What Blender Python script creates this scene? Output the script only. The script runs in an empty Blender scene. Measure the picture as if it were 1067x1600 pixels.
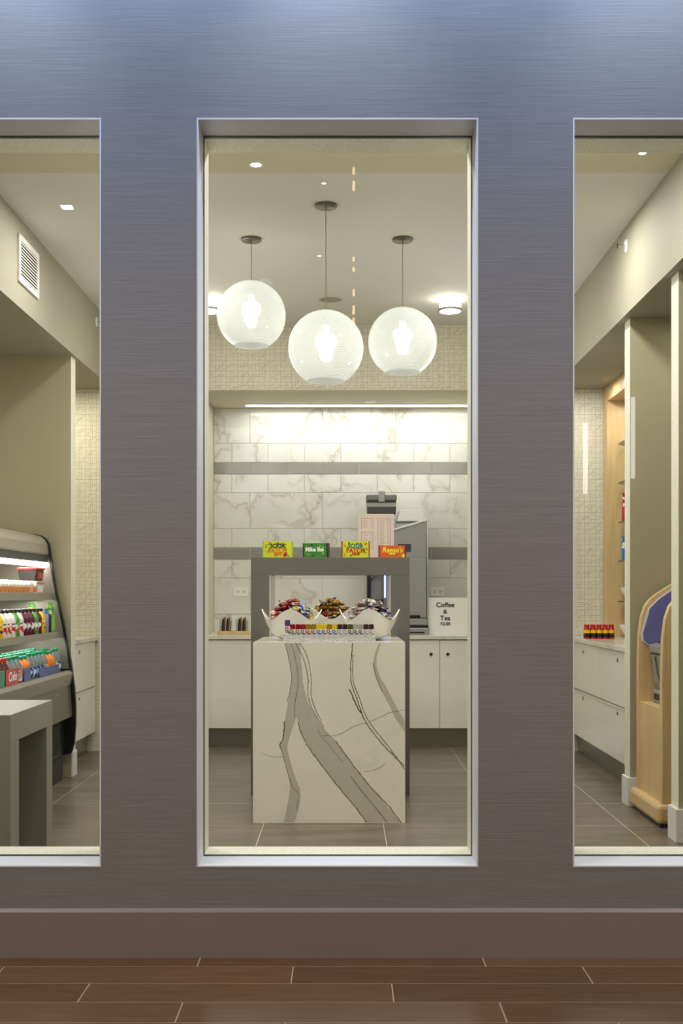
import bpy, math, random
from mathutils import Vector, Matrix, noise
R = random.Random(7)
scn = bpy.context.scene
col = scn.collection
PI = math.pi
EYE = 1.174
F = 1780.0

# ------------------------------------------------------------------ camera, world, lights
cd = bpy.data.cameras.new('camera'); cam = bpy.data.objects.new('camera', cd); col.objects.link(cam)
cam.location = (0, 0, EYE); cam.rotation_euler = (PI/2, 0, 0)
cd.sensor_fit = 'AUTO'; cd.sensor_width = 36; cd.lens = F/1600*36
cd.shift_x = -6.5/1600; cd.shift_y = 128/1600; cd.clip_start = .05
scn.camera = cam
scn.view_settings.view_transform = 'Standard'; scn.view_settings.look = 'None'
scn.view_settings.gamma = 1; scn.view_settings.use_curve_mapping = False
scn.view_settings.exposure = 0.0
w = bpy.data.worlds.new('world'); scn.world = w; w.use_nodes = True
w.node_tree.nodes['Background'].inputs[0].default_value = (.33, .33, .46, 1)
w.node_tree.nodes['Background'].inputs[1].default_value = .10

def light(name, kind, loc, energy, color=(1, 1, 1), size=.1, size_y=None, rot=(0, 0, 0), spot=None, blend=.5):
    l = bpy.data.lights.new(name, kind); o = bpy.data.objects.new(name, l); col.objects.link(o)
    o.location = loc; o.rotation_euler = rot; l.energy = energy; l.color = color
    if kind == 'AREA':
        l.size = size
        if size_y: l.shape = 'RECTANGLE'; l.size_y = size_y
        else: l.shape = 'DISK'
    else: l.shadow_soft_size = size
    if kind == 'SPOT': l.spot_size = spot; l.spot_blend = blend
    return o
WARM = (1, .99, 1.0)
BLUE = (.47, .64, 1)
# shop: added ceiling fill without fittings, last pair at the ring lights (2.003 above the eye)
for x, y in ((-.80, 4.35), (.0, 4.6), (1.0, 4.7), (-1.2, 6.0), (1.1, 6.0), (-.9, 7.7), (.7, 7.7)):
    light('shop_ceiling_fill', 'AREA', (x, y, 3.165), 15, WARM, .16)
for x, y, e in ((-.76, 4.5, 5), (.70, 4.8, 4), (-1.0, 7.1, 10), (.9, 7.1, 10)):  # unseen fill points added behind the piers to lift the ceiling
    light('aisle_fill', 'POINT', (x, y, 2.35), e, WARM, .3)
for x in (-.92, .71):
    light('ring_light_lamp', 'POINT', (x, 7.74, 3.05), 1.2, (1, .97, .9), .05)
light('cooler_led_lamp', 'AREA', (-1.97, 6.55, 1.375), 9, (1, .98, .92), 1.2, .05, rot=(0, 0, PI/2))
light('cooler_led_lamp', 'AREA', (-2.0, 6.5, 1.13), 8, (1, .98, .92), 1.3, .04, rot=(0, 0, PI/2))
light('cooler_led_lamp', 'AREA', (-1.98, 6.5, .89), 4, (1, .98, .92), 1.3, .04, rot=(0, 0, PI/2))
light('niche_led_lamp', 'AREA', (.1, 9.13, 2.675), 7.5, (.93, .98, 1), 1.85, .03)
light('niche_downlight_lamp', 'AREA', (.19, 9.0, 2.68), .8, WARM, .06)
for y in (7.3, 8.1):
    light('right_counter_fill', 'AREA', (1.75, y, 2.68), 3.4, WARM, .08)  # fill added over the right counter, no fitting
    light('shelving_lamp', 'AREA', (2.1, y, 2.57), 1.3, (1, .95, .84), .06)
light('left_counter_fill', 'AREA', (-2.1, 8.0, 2.68), 8, (1, .93, .76), .08)  # unseen fill added to brighten the wallpaper on the left
for x, y, e in ((-2.0, 5.9, 4), (1.95, 5.95, 1.2)):
    light('alcove_fill', 'AREA', (x, y, 2.68), e, WARM, .1)  # fill added under the side soffits, no fitting there
# hall: bluish cove wash on the wall, wall washers, two unseen side spots added as fill, soft neutral ambience
light('hall_cove_lamp', 'AREA', (0, 3.22, 3.75), 104, BLUE, 6.2, .10, rot=(math.radians(22), 0, 0))
for x in (-1.12, -.07, .98):
    light('hall_wall_washer_lamp', 'SPOT', (x, 3.42, 3.75), 42, (.66, .80, 1), .05, rot=(math.radians(9), 0, 0), spot=math.radians(62), blend=1)
for x in (-2.9, 2.9):
    q = (Vector((x*.08, 3.686, .1))-Vector((x, .9, 3.1))).to_track_quat('-Z', 'Y').to_euler()
    light('hall_side_fill', 'SPOT', (x, .9, 3.1), 300, (1, .89, .76), .06, rot=q, spot=math.radians(74), blend=1)  # neutral wall fill added from outside the view, no fitting

# ------------------------------------------------------------------ helpers
def s2l(v): v /= 255; return v/12.92 if v <= .04045 else ((v+.055)/1.055)**2.4
def C(r, g, b): return (s2l(r), s2l(g), s2l(b))
def N(nt, t, **k):
    n = nt.nodes.new(t)
    for a, b in k.items(): setattr(n, a, b)
    return n
def mth(nt, op, a, b=None, c=None):
    n = N(nt, 'ShaderNodeMath', operation=op)
    for i, v in enumerate((a, b, c)):
        if v is None: continue
        if isinstance(v, (int, float)): n.inputs[i].default_value = v
        else: nt.links.new(v, n.inputs[i])
    return n.outputs[0]
def mixc(nt, fac, a, b):
    n = N(nt, 'ShaderNodeMix', data_type='RGBA')
    for s, v in ((n.inputs[0], fac), (n.inputs[6], a), (n.inputs[7], b)):
        if isinstance(v, (int, float)): s.default_value = v
        elif isinstance(v, tuple): s.default_value = (*v, 1)
        else: nt.links.new(v, s)
    return n.outputs[2]
def base(name):
    m = bpy.data.materials.new(name); m.use_nodes = True
    nt = m.node_tree; return m, nt, nt.nodes['Principled BSDF']
def coords(nt, scale=(1, 1, 1), rot=(0, 0, 0)):
    tc = N(nt, 'ShaderNodeTexCoord'); mp = N(nt, 'ShaderNodeMapping')
    mp.inputs['Scale'].default_value = scale; mp.inputs['Rotation'].default_value = rot
    nt.links.new(tc.outputs['Object'], mp.inputs[0]); return mp.outputs[0]
def world_pos(nt):
    return N(nt, 'ShaderNodeNewGeometry').outputs['Position']
def noise_n(nt, vec, scale, detail=3, rough=.5):
    n = N(nt, 'ShaderNodeTexNoise'); n.inputs['Scale'].default_value = scale
    n.inputs['Detail'].default_value = detail; n.inputs['Roughness'].default_value = rough
    nt.links.new(vec, n.inputs['Vector']); return n.outputs[0]
def ramp(nt, fac, stops):
    r = N(nt, 'ShaderNodeValToRGB'); nt.links.new(fac, r.inputs[0])
    e = r.color_ramp.elements
    while len(e) < len(stops): e.new(.5)
    for i, (p, c) in enumerate(stops):
        e[i].position = p; e[i].color = (*c, 1) if isinstance(c, tuple) else (c, c, c, 1)
    return r.outputs[0]
def bump(nt, b, h, strength, dist=.002):
    n = N(nt, 'ShaderNodeBump'); n.inputs['Strength'].default_value = strength; n.inputs['Distance'].default_value = dist
    nt.links.new(h, n.inputs['Height']); nt.links.new(n.outputs[0], b.inputs['Normal'])
def mat(name, c, rough=.5, metal=0, var=.06, scale=12, bmp=0, stretch=(1, 1, 1), coat=0, trans=0, emit=None, es=0):
    m, nt, b = base(name)
    v = coords(nt, stretch); n = noise_n(nt, v, scale)
    lo = tuple(x*(1-var) for x in c); hi = tuple(min(1, x*(1+var)) for x in c)
    nt.links.new(mixc(nt, n, lo, hi), b.inputs['Base Color'])
    b.inputs['Roughness'].default_value = rough; b.inputs['Metallic'].default_value = metal
    b.inputs['Coat Weight'].default_value = coat; b.inputs['Transmission Weight'].default_value = trans
    if bmp: bump(nt, b, n, bmp)
    if emit: b.inputs['Emission Color'].default_value = (*emit, 1); b.inputs['Emission Strength'].default_value = es
    return m
def see_through(name, tint, amount, rough=.02, gloss_col=(1, 1, 1)):
    m, nt, b = base(name)
    nt.nodes.remove(b); out = nt.nodes['Material Output']
    t = N(nt, 'ShaderNodeBsdfTransparent'); t.inputs[0].default_value = (*tint, 1)
    g = N(nt, 'ShaderNodeBsdfGlossy'); g.inputs['Roughness'].default_value = rough; g.inputs[0].default_value = (*gloss_col, 1)
    fr = N(nt, 'ShaderNodeFresnel'); fr.inputs[0].default_value = 1.45
    mx = N(nt, 'ShaderNodeMixShader')
    nt.links.new(mth(nt, 'MULTIPLY', fr.outputs[0], amount), mx.inputs[0])
    nt.links.new(t.outputs[0], mx.inputs[1]); nt.links.new(g.outputs[0], mx.inputs[2]); nt.links.new(mx.outputs[0], out.inputs[0])
    return m
def marble(name, light_c, vein_c, rough=.18, vscale=1.6, amt=.75, shift=False, width=.02, warp=.5):
    m, nt, b = base(name)
    v = coords(nt)
    if shift:
        at = N(nt, 'ShaderNodeAttribute'); at.attribute_name = 'shift'
        ad = N(nt, 'ShaderNodeVectorMath', operation='MULTIPLY_ADD')
        nt.links.new(at.outputs['Color'], ad.inputs[0]); ad.inputs[1].default_value = (17, 17, 17); nt.links.new(v, ad.inputs[2]); v = ad.outputs[0]
    wn = N(nt, 'ShaderNodeTexNoise'); wn.inputs['Scale'].default_value = 2.5; nt.links.new(v, wn.inputs['Vector'])
    wv = N(nt, 'ShaderNodeVectorMath', operation='MULTIPLY_ADD'); nt.links.new(wn.outputs['Color'], wv.inputs[0])
    wv.inputs[1].default_value = (warp,)*3; nt.links.new(v, wv.inputs[2]); v2 = wv.outputs[0]
    n1 = noise_n(nt, v2, vscale, 5, .55)
    d = mth(nt, 'ABSOLUTE', mth(nt, 'SUBTRACT', n1, .5))
    line = ramp(nt, d, ((0, 1.0), (width, .35), (width*4, 0.0)))
    msk = ramp(nt, noise_n(nt, v2, vscale*1.3, 2), ((.36, 0.0), (.58, 1.0)))
    cloud = ramp(nt, noise_n(nt, v2, vscale*2, 4), ((.5, 0.0), (.8, .28)))
    f = mth(nt, 'MINIMUM', mth(nt, 'ADD', mth(nt, 'MULTIPLY', mth(nt, 'MULTIPLY', line, msk), amt), mth(nt, 'MULTIPLY', cloud, amt)), 1)
    nt.links.new(mixc(nt, f, light_c, vein_c), b.inputs['Base Color'])
    b.inputs['Roughness'].default_value = rough
    return m

class MB:
    def __init__(s): s.v = []; s.f = []; s.m = []; s.sm = []; s.shift = []
    def add(s, vs, fs, mi=0, smooth=False, sh=None):
        o = len(s.v); s.v += [tuple(v) for v in vs]
        sh = sh or (0, 0, 0)
        s.shift += [sh]*len(vs)
        for f in fs: s.f.append([i+o for i in f]); s.m.append(mi); s.sm.append(smooth)
        return s
    def box(s, x0, x1, y0, y1, z0, z1, mi=0, sh=None):
        return s.add([(x, y, z) for z in (z0, z1) for x, y in ((x0, y0), (x1, y0), (x1, y1), (x0, y1))],
                     [(3, 2, 1, 0), (4, 5, 6, 7), (0, 1, 5, 4), (1, 2, 6, 5), (2, 3, 7, 6), (3, 0, 4, 7)], mi, sh=sh)
    def prism(s, poly, axis, a, b, mi=0, smooth=False):
        # poly in the two remaining axes; extruded along axis from a to b
        def P(p, t): return {'y': (p[0], t, p[1]), 'x': (t, p[0], p[1]), 'z': (p[0], p[1], t)}[axis]
        n = len(poly); vs = [P(p, a) for p in poly]+[P(p, b) for p in poly]
        area = sum(poly[i][0]*poly[(i+1) % n][1]-poly[(i+1) % n][0]*poly[i][1] for i in range(n))
        flip = (area > 0) != (axis == 'y')
        fs = [tuple(range(n)) , tuple(range(2*n-1, n-1, -1))]+[((i+1) % n, i, n+i, n+(i+1) % n) for i in range(n)]
        if flip != (b < a): fs = [tuple(reversed(f)) for f in fs]
        return s.add(vs, fs, mi, smooth)
    def lathe(s, prof, c=(0, 0, 0), n=24, mi=0, axis='z', closed=False, smooth=True):
        vs = []
        for r, h in prof:
            for k in range(n):
                a = 2*PI*k/n; p = (r*math.cos(a), r*math.sin(a), h)
                if axis == 'x': p = (p[2], p[0], p[1])
                if axis == 'y': p = (p[1], p[2], p[0])
                vs.append((p[0]+c[0], p[1]+c[1], p[2]+c[2]))
        fs = [(i*n+k, i*n+(k+1) % n, (i+1)*n+(k+1) % n, (i+1)*n+k) for i in range(len(prof)-1) for k in range(n)]
        if not closed:
            if prof[0][0] > 1e-5: fs.append(tuple(range(n-1, -1, -1)))
            if prof[-1][0] > 1e-5: fs.append(tuple((len(prof)-1)*n+k for k in range(n)))
        return s.add(vs, fs, mi, smooth)
    def tube(s, pts, r, n=10, mi=0):
        pts = [Vector(p) for p in pts]; vs = []
        for i, p in enumerate(pts):
            t = (pts[min(i+1, len(pts)-1)]-pts[max(i-1, 0)]).normalized()
            u = t.orthogonal().normalized() if i == 0 else (u-t*u.dot(t)).normalized()
            wv = t.cross(u)
            vs += [p+r*(u*math.cos(2*PI*k/n)+wv*math.sin(2*PI*k/n)) for k in range(n)]
        fs = [(i*n+k, i*n+(k+1) % n, (i+1)*n+(k+1) % n, (i+1)*n+k) for i in range(len(pts)-1) for k in range(n)]
        fs += [tuple(range(n-1, -1, -1)), tuple((len(pts)-1)*n+k for k in range(n))]
        return s.add(vs, fs, mi, True)
    def build(s, name, mats, parent=None, bevel=0, segs=2, local=False):
        if not isinstance(mats, (list, tuple)): mats = [mats]
        me = bpy.data.meshes.new(name)
        if local: org = Vector((0, 0, 0))
        elif parent: org = wloc(parent)
        else:
            lo = [min(v[i] for v in s.v) for i in range(3)]; hi = [max(v[i] for v in s.v) for i in range(3)]
            org = Vector(((lo[0]+hi[0])/2, (lo[1]+hi[1])/2, lo[2]))
        me.from_pydata([(v[0]-org[0], v[1]-org[1], v[2]-org[2]) for v in s.v], [], s.f)
        for m in mats: me.materials.append(m)
        for p, mi, sm in zip(me.polygons, s.m, s.sm): p.material_index = mi; p.use_smooth = sm
        if any(x != (0, 0, 0) for x in s.shift):
            a = me.attributes.new('shift', 'FLOAT_COLOR', 'POINT')
            for i, x in enumerate(s.shift): a.data[i].color = (*x, 1)
        me.validate()
        import bmesh
        bm = bmesh.new(); bm.from_mesh(me); bmesh.ops.recalc_face_normals(bm, faces=bm.faces); bm.to_mesh(me); bm.free()
        o = bpy.data.objects.new(name, me); col.objects.link(o)
        if parent: o.parent = parent
        elif not local: o.location = org
        if any(s.sm) :
            me.set_sharp_from_angle(angle=math.radians(40))
        if bevel:
            b = o.modifiers.new('bevel', 'BEVEL'); b.width = bevel; b.segments = segs; b.limit_method = 'ANGLE'; b.angle_limit = math.radians(35)
        return o
def wloc(o):
    v = Vector((0, 0, 0))
    while o: v += o.location; o = o.parent
    return v
def tag(o, label, cat, group=None, kind=None):
    o['label'] = label; o['category'] = cat
    if group: o['group'] = group
    if kind: o['kind'] = kind
    return o
def thing(name, loc, label, cat, group=None, rz=0):
    o = bpy.data.objects.new(name, None); col.objects.link(o); o.location = loc; o.rotation_euler.z = rz; o.empty_display_size = .05
    return tag(o, label, cat, group)
def struct(o): o['kind'] = 'structure'; return o
def copy_tree(o, parent=None):
    c = o.copy(); col.objects.link(c); c.parent = parent
    for ch in list(o.children): copy_tree(ch, c)
    return c
def text(name, body, size, loc, m, parent, rz=0, ext=.0004, sx=1.0, align='CENTER', shear=0, bold=0):
    # lettering upright in the x-z plane facing -y, turned by rz
    cu = bpy.data.curves.new(name, 'FONT'); cu.body = body; cu.size = size; cu.extrude = ext; cu.align_x = align; cu.align_y = 'CENTER'
    cu.shear = shear; cu.offset = bold; cu.resolution_u = 3
    t = bpy.data.objects.new(name, cu); col.objects.link(t)
    bpy.context.view_layer.update()
    me = bpy.data.meshes.new_from_object(t); col.objects.unlink(t); bpy.data.objects.remove(t)
    me.transform(Matrix.Rotation(rz, 4, 'Z') @ Matrix.Rotation(PI/2, 4, 'X') @ Matrix.Diagonal((sx, 1, 1, 1)))
    me.materials.clear(); me.materials.append(m)
    o = bpy.data.objects.new(name, me); col.objects.link(o); o.parent = parent
    o.location = Vector(loc)-wloc(parent); return o

# ------------------------------------------------------------------ materials
def m_grass():
    m, nt, b = base('grasscloth'); p = world_pos(nt)
    mp = N(nt, 'ShaderNodeMapping'); mp.inputs['Scale'].default_value = (1.6, 1.6, 150); nt.links.new(p, mp.inputs[0])
    n = noise_n(nt, mp.outputs[0], 2.4, 4, .7)
    mp2 = N(nt, 'ShaderNodeMapping'); mp2.inputs['Scale'].default_value = (60, 60, 3); nt.links.new(p, mp2.inputs[0])
    n2 = noise_n(nt, mp2.outputs[0], 3, 2)
    f = mth(nt, 'ADD', mth(nt, 'MULTIPLY', n, .92), mth(nt, 'MULTIPLY', n2, .08))
    nt.links.new(ramp(nt, f, ((.35, C(121, 113, 108)), (.65, C(136, 128, 123)))), b.inputs['Base Color'])
    b.inputs['Roughness'].default_value = .62; bump(nt, b, f, .3, .0015); return m
GRASS = m_grass()
def m_grid():
    m, nt, b = base('grid_wallpaper'); p = world_pos(nt)
    sp = N(nt, 'ShaderNodeSeparateXYZ'); nt.links.new(p, sp.inputs[0])
    u, v = sp.outputs[0], sp.outputs[2]
    total = None
    for pitch, thr, seed in ((.0405, .25, 1), (.027, .55, 5), (.081, .0, 9)):
        a = mth(nt, 'DIVIDE', u, pitch); c = mth(nt, 'DIVIDE', v, pitch)
        cb = N(nt, 'ShaderNodeCombineXYZ')
        nt.links.new(mth(nt, 'FLOOR', a), cb.inputs[0]); nt.links.new(mth(nt, 'FLOOR', c), cb.inputs[1]); cb.inputs[2].default_value = seed
        wn = N(nt, 'ShaderNodeTexWhiteNoise'); nt.links.new(cb.outputs[0], wn.inputs[0])
        fa, fc = mth(nt, 'FRACT', a), mth(nt, 'FRACT', c); wd = .0027/pitch
        l1 = mth(nt, 'MULTIPLY', mth(nt, 'LESS_THAN', fa, wd), mth(nt, 'GREATER_THAN', wn.outputs[0], thr))
        l2 = mth(nt, 'MULTIPLY', mth(nt, 'LESS_THAN', fc, wd), mth(nt, 'LESS_THAN', wn.outputs[0], 1-thr*.8))
        dg = mth(nt, 'LESS_THAN', mth(nt, 'ABSOLUTE', mth(nt, 'SUBTRACT', fa, fc)), wd*.8)
        l3 = mth(nt, 'MULTIPLY', dg, mth(nt, 'GREATER_THAN', wn.outputs[0], .93 if pitch < .09 else .95))
        l = mth(nt, 'MAXIMUM', mth(nt, 'MAXIMUM', l1, l2), l3)
        total = l if total is None else mth(nt, 'MAXIMUM', total, l)
    nt.links.new(mixc(nt, mth(nt, 'MULTIPLY', total, .78), C(214, 209, 188), C(158, 146, 122)), b.inputs['Base Color'])
    b.inputs['Roughness'].default_value = .55; return m
GRID = m_grid()
def m_tilefloor():
    m, nt, b = base('floor_tile'); p = world_pos(nt)
    sp = N(nt, 'ShaderNodeSeparateXYZ'); nt.links.new(p, sp.inputs[0])
    fx = mth(nt, 'FRACT', mth(nt, 'DIVIDE', mth(nt, 'ADD', sp.outputs[0], .42+6.1), .61))
    fy = mth(nt, 'FRACT', mth(nt, 'DIVIDE', mth(nt, 'ADD', sp.outputs[1], -5.77+6.1), .61))
    g = mth(nt, 'MAXIMUM', mth(nt, 'LESS_THAN', fx, .006), mth(nt, 'LESS_THAN', fy, .006))
    mp = N(nt, 'ShaderNodeMapping'); mp.inputs['Scale'].default_value = (1, 3.5, 1); nt.links.new(p, mp.inputs[0])
    n = noise_n(nt, mp.outputs[0], 2.2, 5, .6)
    c = ramp(nt, n, ((.3, C(92, 83, 72)), (.7, C(121, 112, 98))))
    nt.links.new(mixc(nt, g, c, C(205, 196, 176)), b.inputs['Base Color'])
    b.inputs['Roughness'].default_value = .33; bump(nt, b, mth(nt, 'SUBTRACT', 1, g), .3, .001); return m
TILEF = m_tilefloor()
def m_plank():
    m, nt, b = base('plank_floor'); p = world_pos(nt)
    sp = N(nt, 'ShaderNodeSeparateXYZ'); nt.links.new(p, sp.inputs[0])
    row = mth(nt, 'DIVIDE', mth(nt, 'SUBTRACT', 3.59+15.5, sp.outputs[1]), .1565)   # 0 at D=3.59 + 99.04 rows
    rf = mth(nt, 'FLOOR', row); fy = mth(nt, 'FRACT', row)
    return m, nt, b, p, sp, rf, fy
def m_plank2():
    m, nt, b, p, sp, _, _ = m_plank()
    row = mth(nt, 'DIVIDE', mth(nt, 'SUBTRACT', 3.59, sp.outputs[1]), .1565)
    rf = mth(nt, 'FLOOR', row); fy = mth(nt, 'FRACT', row)
    off = mth(nt, 'ADD', mth(nt, 'MULTIPLY', rf, .3035), -.167-9.1)
    xr = mth(nt, 'DIVIDE', mth(nt, 'SUBTRACT', sp.outputs[0], off), .91)
    fx = mth(nt, 'FRACT', xr)
    g = mth(nt, 'MAXIMUM', mth(nt, 'LESS_THAN', fx, .0045), mth(nt, 'LESS_THAN', fy, .013))
    cb = N(nt, 'ShaderNodeCombineXYZ'); nt.links.new(mth(nt, 'FLOOR', xr), cb.inputs[0]); nt.links.new(rf, cb.inputs[1])
    wn = N(nt, 'ShaderNodeTexWhiteNoise'); nt.links.new(cb.outputs[0], wn.inputs[0])
    mp = N(nt, 'ShaderNodeMapping'); mp.inputs['Scale'].default_value = (1.5, 22, 1); nt.links.new(p, mp.inputs[0])
    n = noise_n(nt, mp.outputs[0], 3, 6, .65)
    f = mth(nt, 'ADD', mth(nt, 'MULTIPLY', n, .75), mth(nt, 'MULTIPLY', wn.outputs[0], .25))
    c = ramp(nt, f, ((.25, C(74, 46, 22)), (.75, C(112, 77, 43))))
    nt.links.new(mixc(nt, g, c, C(165, 140, 108)), b.inputs['Base Color'])
    b.inputs['Roughness'].default_value = .38; return m
PLANK = m_plank2()
def m_maple():
    m, nt, b = base('maple'); v = coords(nt, (9, 9, .8)); n = noise_n(nt, v, 4, 5, .6)
    nt.links.new(ramp(nt, n, ((.3, C(200, 168, 116)), (.7, C(218, 188, 138)))), b.inputs['Base Color'])
    b.inputs['Roughness'].default_value = .35; return m
MAPLE = m_maple()
CREAM = mat('cream_paint', C(208, 202, 178), .7, var=.02)
CEIL = mat('ceiling_paint', C(220, 217, 207), .8, var=.02)
CEILB = mat('ceiling_reflection_tone', C(210, 204, 176), .8, var=.02)  # warmer tone paints the glass reflection band onto the ceiling
BULK = mat('bulkhead_paint', C(158, 153, 132), .7, var=.02)
TAUPE = mat('taupe_paint', C(168, 160, 128), .7, var=.03)
def m_speck(name, c1, c2, sc=260):
    m, nt, b = base(name); p = world_pos(nt); n = noise_n(nt, p, sc, 2)
    nt.links.new(ramp(nt, n, ((.4, c1), (.6, c2))), b.inputs['Base Color']); b.inputs['Roughness'].default_value = .7
    bump(nt, b, n, .4, .001); return m
SPECK = m_speck('speckled_reveal', C(208, 205, 182), C(236, 234, 216))
FRAMEM = mat('frame_paint', C(216, 213, 208), .45, var=.02)
GASKET = mat('gasket', C(48, 54, 56), .5)
BASEB = mat('hall_baseboard', C(134, 118, 109), .42, var=.03)
WHITEB = mat('white_base', C(222, 220, 212), .4, var=.02)
GLASS = see_through('window_glass', (.985, .99, .97), .75, 0.0)
CABW = mat('white_lacquer', C(234, 231, 217), .16, var=.015, coat=.4)
STEEL = mat('brushed_steel', C(150, 146, 136), .32, .9, var=.12, stretch=(1, 1, 30), scale=6)
CHROME = mat('chrome', C(200, 200, 198), .15, 1, var=.02)
TOPQ = marble('counter_quartz', C(222, 219, 204), C(160, 152, 138), .15, 2.0, .5)
PLQ = marble('plinth_quartz', C(216, 213, 199), C(150, 144, 132), .2, 1.1, .22)
VEIN = mat('vein_grey', C(178, 173, 159), .22, var=.10, scale=30)
VEIND = mat('vein_dark', C(104, 98, 86), .25, var=.25, scale=60)
TILEM = marble('wall_marble', C(227, 225, 217), C(174, 163, 142), .16, 1.6, .8, True, .011, .55)
BANDM = mat('grey_band_tile', C(150, 147, 140), .12, var=.06)
GROUT = mat('grout', C(216, 213, 202), .8)
GREYQ = mat('grey_quartz', C(110, 107, 101), .16, var=.05, scale=60)
GREYL = mat('grey_quartz_side', C(134, 131, 120), .5, var=.05, scale=60)
BLACK = mat('black_plastic', C(20, 20, 22), .35)
DARK = mat('dark_grey', C(62, 62, 62), .4)
SILV = mat('silver_plastic', C(158, 158, 154), .35, .3, var=.03)
SILVD = mat('silver_dark', C(120, 120, 116), .35, .3, var=.03)  # darker silver plastic
WHITEP = mat('white_plastic', C(236, 236, 232), .35, var=.01)
WHITE_C = mat('white_ceramic', C(236, 234, 226), .15, var=.01, coat=.5)
def emi(name, c, s):
    m, nt, b = base(name); b.inputs['Base Color'].default_value = (*c, 1)
    b.inputs['Emission Color'].default_value = (*c, 1); b.inputs['Emission Strength'].default_value = s; return m
LAMP = emi('lamp_glow', (1, .96, .86), 9)
LED = emi('led_glow', (1, .98, .93), 12)
FLED = emi('case_led_glow', (1, .97, .9), 10)
BULB = emi('bulb_glow', (1, .99, .96), 6)
BLUEL = emi('blue_led', (.12, .2, 1), 9)
AMBER = emi('amber_glow', (1, .72, .32), 12)
INK = mat('ink', C(40, 38, 36), .6)
PAPER = mat('paper', C(238, 236, 228), .6, var=.01)
GREENG = see_through('shelf_glass', (.86, .93, .88), 1.0, .02)
GEDGE = mat('glass_edge', C(52, 74, 66), .15)
ACRY = see_through('acrylic', (.95, .95, .94), 1.0, .03)

def printed(name, cs, sc=55, rough=.3, stretch=(1, 1, 1), metal=0):
    m, nt, b = base(name); v = coords(nt, stretch)
    vo = N(nt, 'ShaderNodeTexVoronoi'); vo.inputs['Scale'].default_value = sc; nt.links.new(v, vo.inputs[0])
    sx = N(nt, 'ShaderNodeSeparateColor'); nt.links.new(vo.outputs['Color'], sx.inputs[0])
    c = ramp(nt, sx.outputs[0], [(i/len(cs), k) for i, k in enumerate(cs)])
    for n in nt.nodes:
        if n.type == 'VALTORGB': n.color_ramp.interpolation = 'CONSTANT'
    nt.links.new(c, b.inputs['Base Color']); b.inputs['Roughness'].default_value = rough; b.inputs['Metallic'].default_value = metal
    return m
# ------------------------------------------------------------------ hall wall and windows
WY, GY, IY = 3.686, 3.827, 3.956
WT, WB = 2.714, .290
WINS = [(-1.702, -.791), (-.482, .4286), (.735, 1.646)]
hw = MB(); xs = [-3.3] + [v for p in WINS for v in p] + [3.3]
for i in range(0, 8, 2): hw.box(xs[i], xs[i+1], WY, IY, WB, WT)
hw.box(-3.3, 3.3, WY, IY, 0, WB).box(-3.3, 3.3, WY, IY, WT, 4.3)
o = struct(hw.build('wall_front', GRASS))
# inner face of the same wall in paint
iw = MB()
for i in range(0, 8, 2): iw.box(xs[i], xs[i+1], IY, IY+.006, WB, WT)
iw.box(-3.3, 3.3, IY, IY+.006, 0, WB).box(-3.3, 3.3, IY, IY+.006, WT, 3.177)
struct(iw.build('wall_front_lining', CREAM))
for k, (a, b) in enumerate(WINS, 1):
    root = bpy.data.objects.new('window_%d' % k, None); col.objects.link(root); root.location = ((a+b)/2, GY, WB); struct(root)
    t = .005
    def ring(y0, y1, m, name, e=0.0, tt=t):
        q = MB()
        q.box(a+e, a+e+tt, y0, y1, WB+e, WT-e).box(b-e-tt, b-e, y0, y1, WB+e, WT-e)
        q.box(a+e+tt, b-e-tt, y0, y1, WB+e, WB+e+tt).box(a+e+tt, b-e-tt, y0, y1, WT-e-tt, WT-e)
        return q.build(name, m, root)
    ring(WY-.001, GY-.008, FRAMEM, 'window_frame')
    ring(GY-.008, GY+.008, GASKET, 'gasket', 0, .0075)
    ring(GY+.008, IY+.008, SPECK, 'inner_reveal')
    MB().box(a+.006, b-.006, GY-.004, GY+.004, WB+.006, WT-.006).build('glass_pane', GLASS, root)
q = MB().prism([(WY+.0, 0), (WY-.013, 0), (WY-.013, .147), (WY-.009, .1545), (WY, .157)], 'x', -3.3, 3.3)
struct(q.build('baseboard_front', BASEB))
struct(MB().box(-3.3, 3.3, -3.6, IY, -.1, 0).build('floor_hall', PLANK))
struct(MB().box(-3.3, 3.3, IY, 9.6, -.1, 0).build('floor_shop', TILEF))
HALLW = mat('hall_paint', C(80, 74, 78), .8)
struct(MB().box(-3.3, 3.3, -3.7, -3.6, 0, 4.3).build('wall_hall', HALLW))
struct(MB().box(-3.3, 3.3, -3.7, IY, 4.3, 4.4).build('ceiling_hall', HALLW))

# ------------------------------------------------------------------ shop shell
CZ, SZ = 3.177, 2.700
BL, BR = -1.735, 1.53
FY, BY = 8.5, 9.35
struct(MB().box(-3.3, 3.3, 5.42, FY+.1, CZ, CZ+.1).build('ceiling', CEIL))
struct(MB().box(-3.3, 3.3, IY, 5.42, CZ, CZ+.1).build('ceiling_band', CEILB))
struct(MB().box(-2.62, BL, IY+.006, FY, SZ, CZ).build('trim_1', BULK))
struct(MB().box(BR, 2.42, IY+.006, FY, SZ, CZ).build('trim_2', BULK))
struct(MB().box(-2.72, -2.62, IY+.006, FY, 0, CZ).build('wall_left', CREAM))
struct(MB().box(2.42, 2.52, IY+.006, FY, 0, CZ).build('wall_right', CREAM))
# wallpapered wall with the counter niche
NL, NR = -1.09, 1.10
struct(MB().box(-2.72, NL, FY, BY+.02, 0, CZ).box(NR, 2.52, FY, BY+.02, 0, CZ).box(NL, NR, FY, BY+.02, SZ, CZ).build('wall_back', GRID))
struct(MB().box(NL, NL+.006, FY-.002, BY, 0, SZ).box(NR-.006, NR, FY-.002, BY, 0, SZ).box(NL+.006, NR-.006, FY-.002, BY, SZ-.006, SZ).build('trim_3', CREAM))
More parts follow.
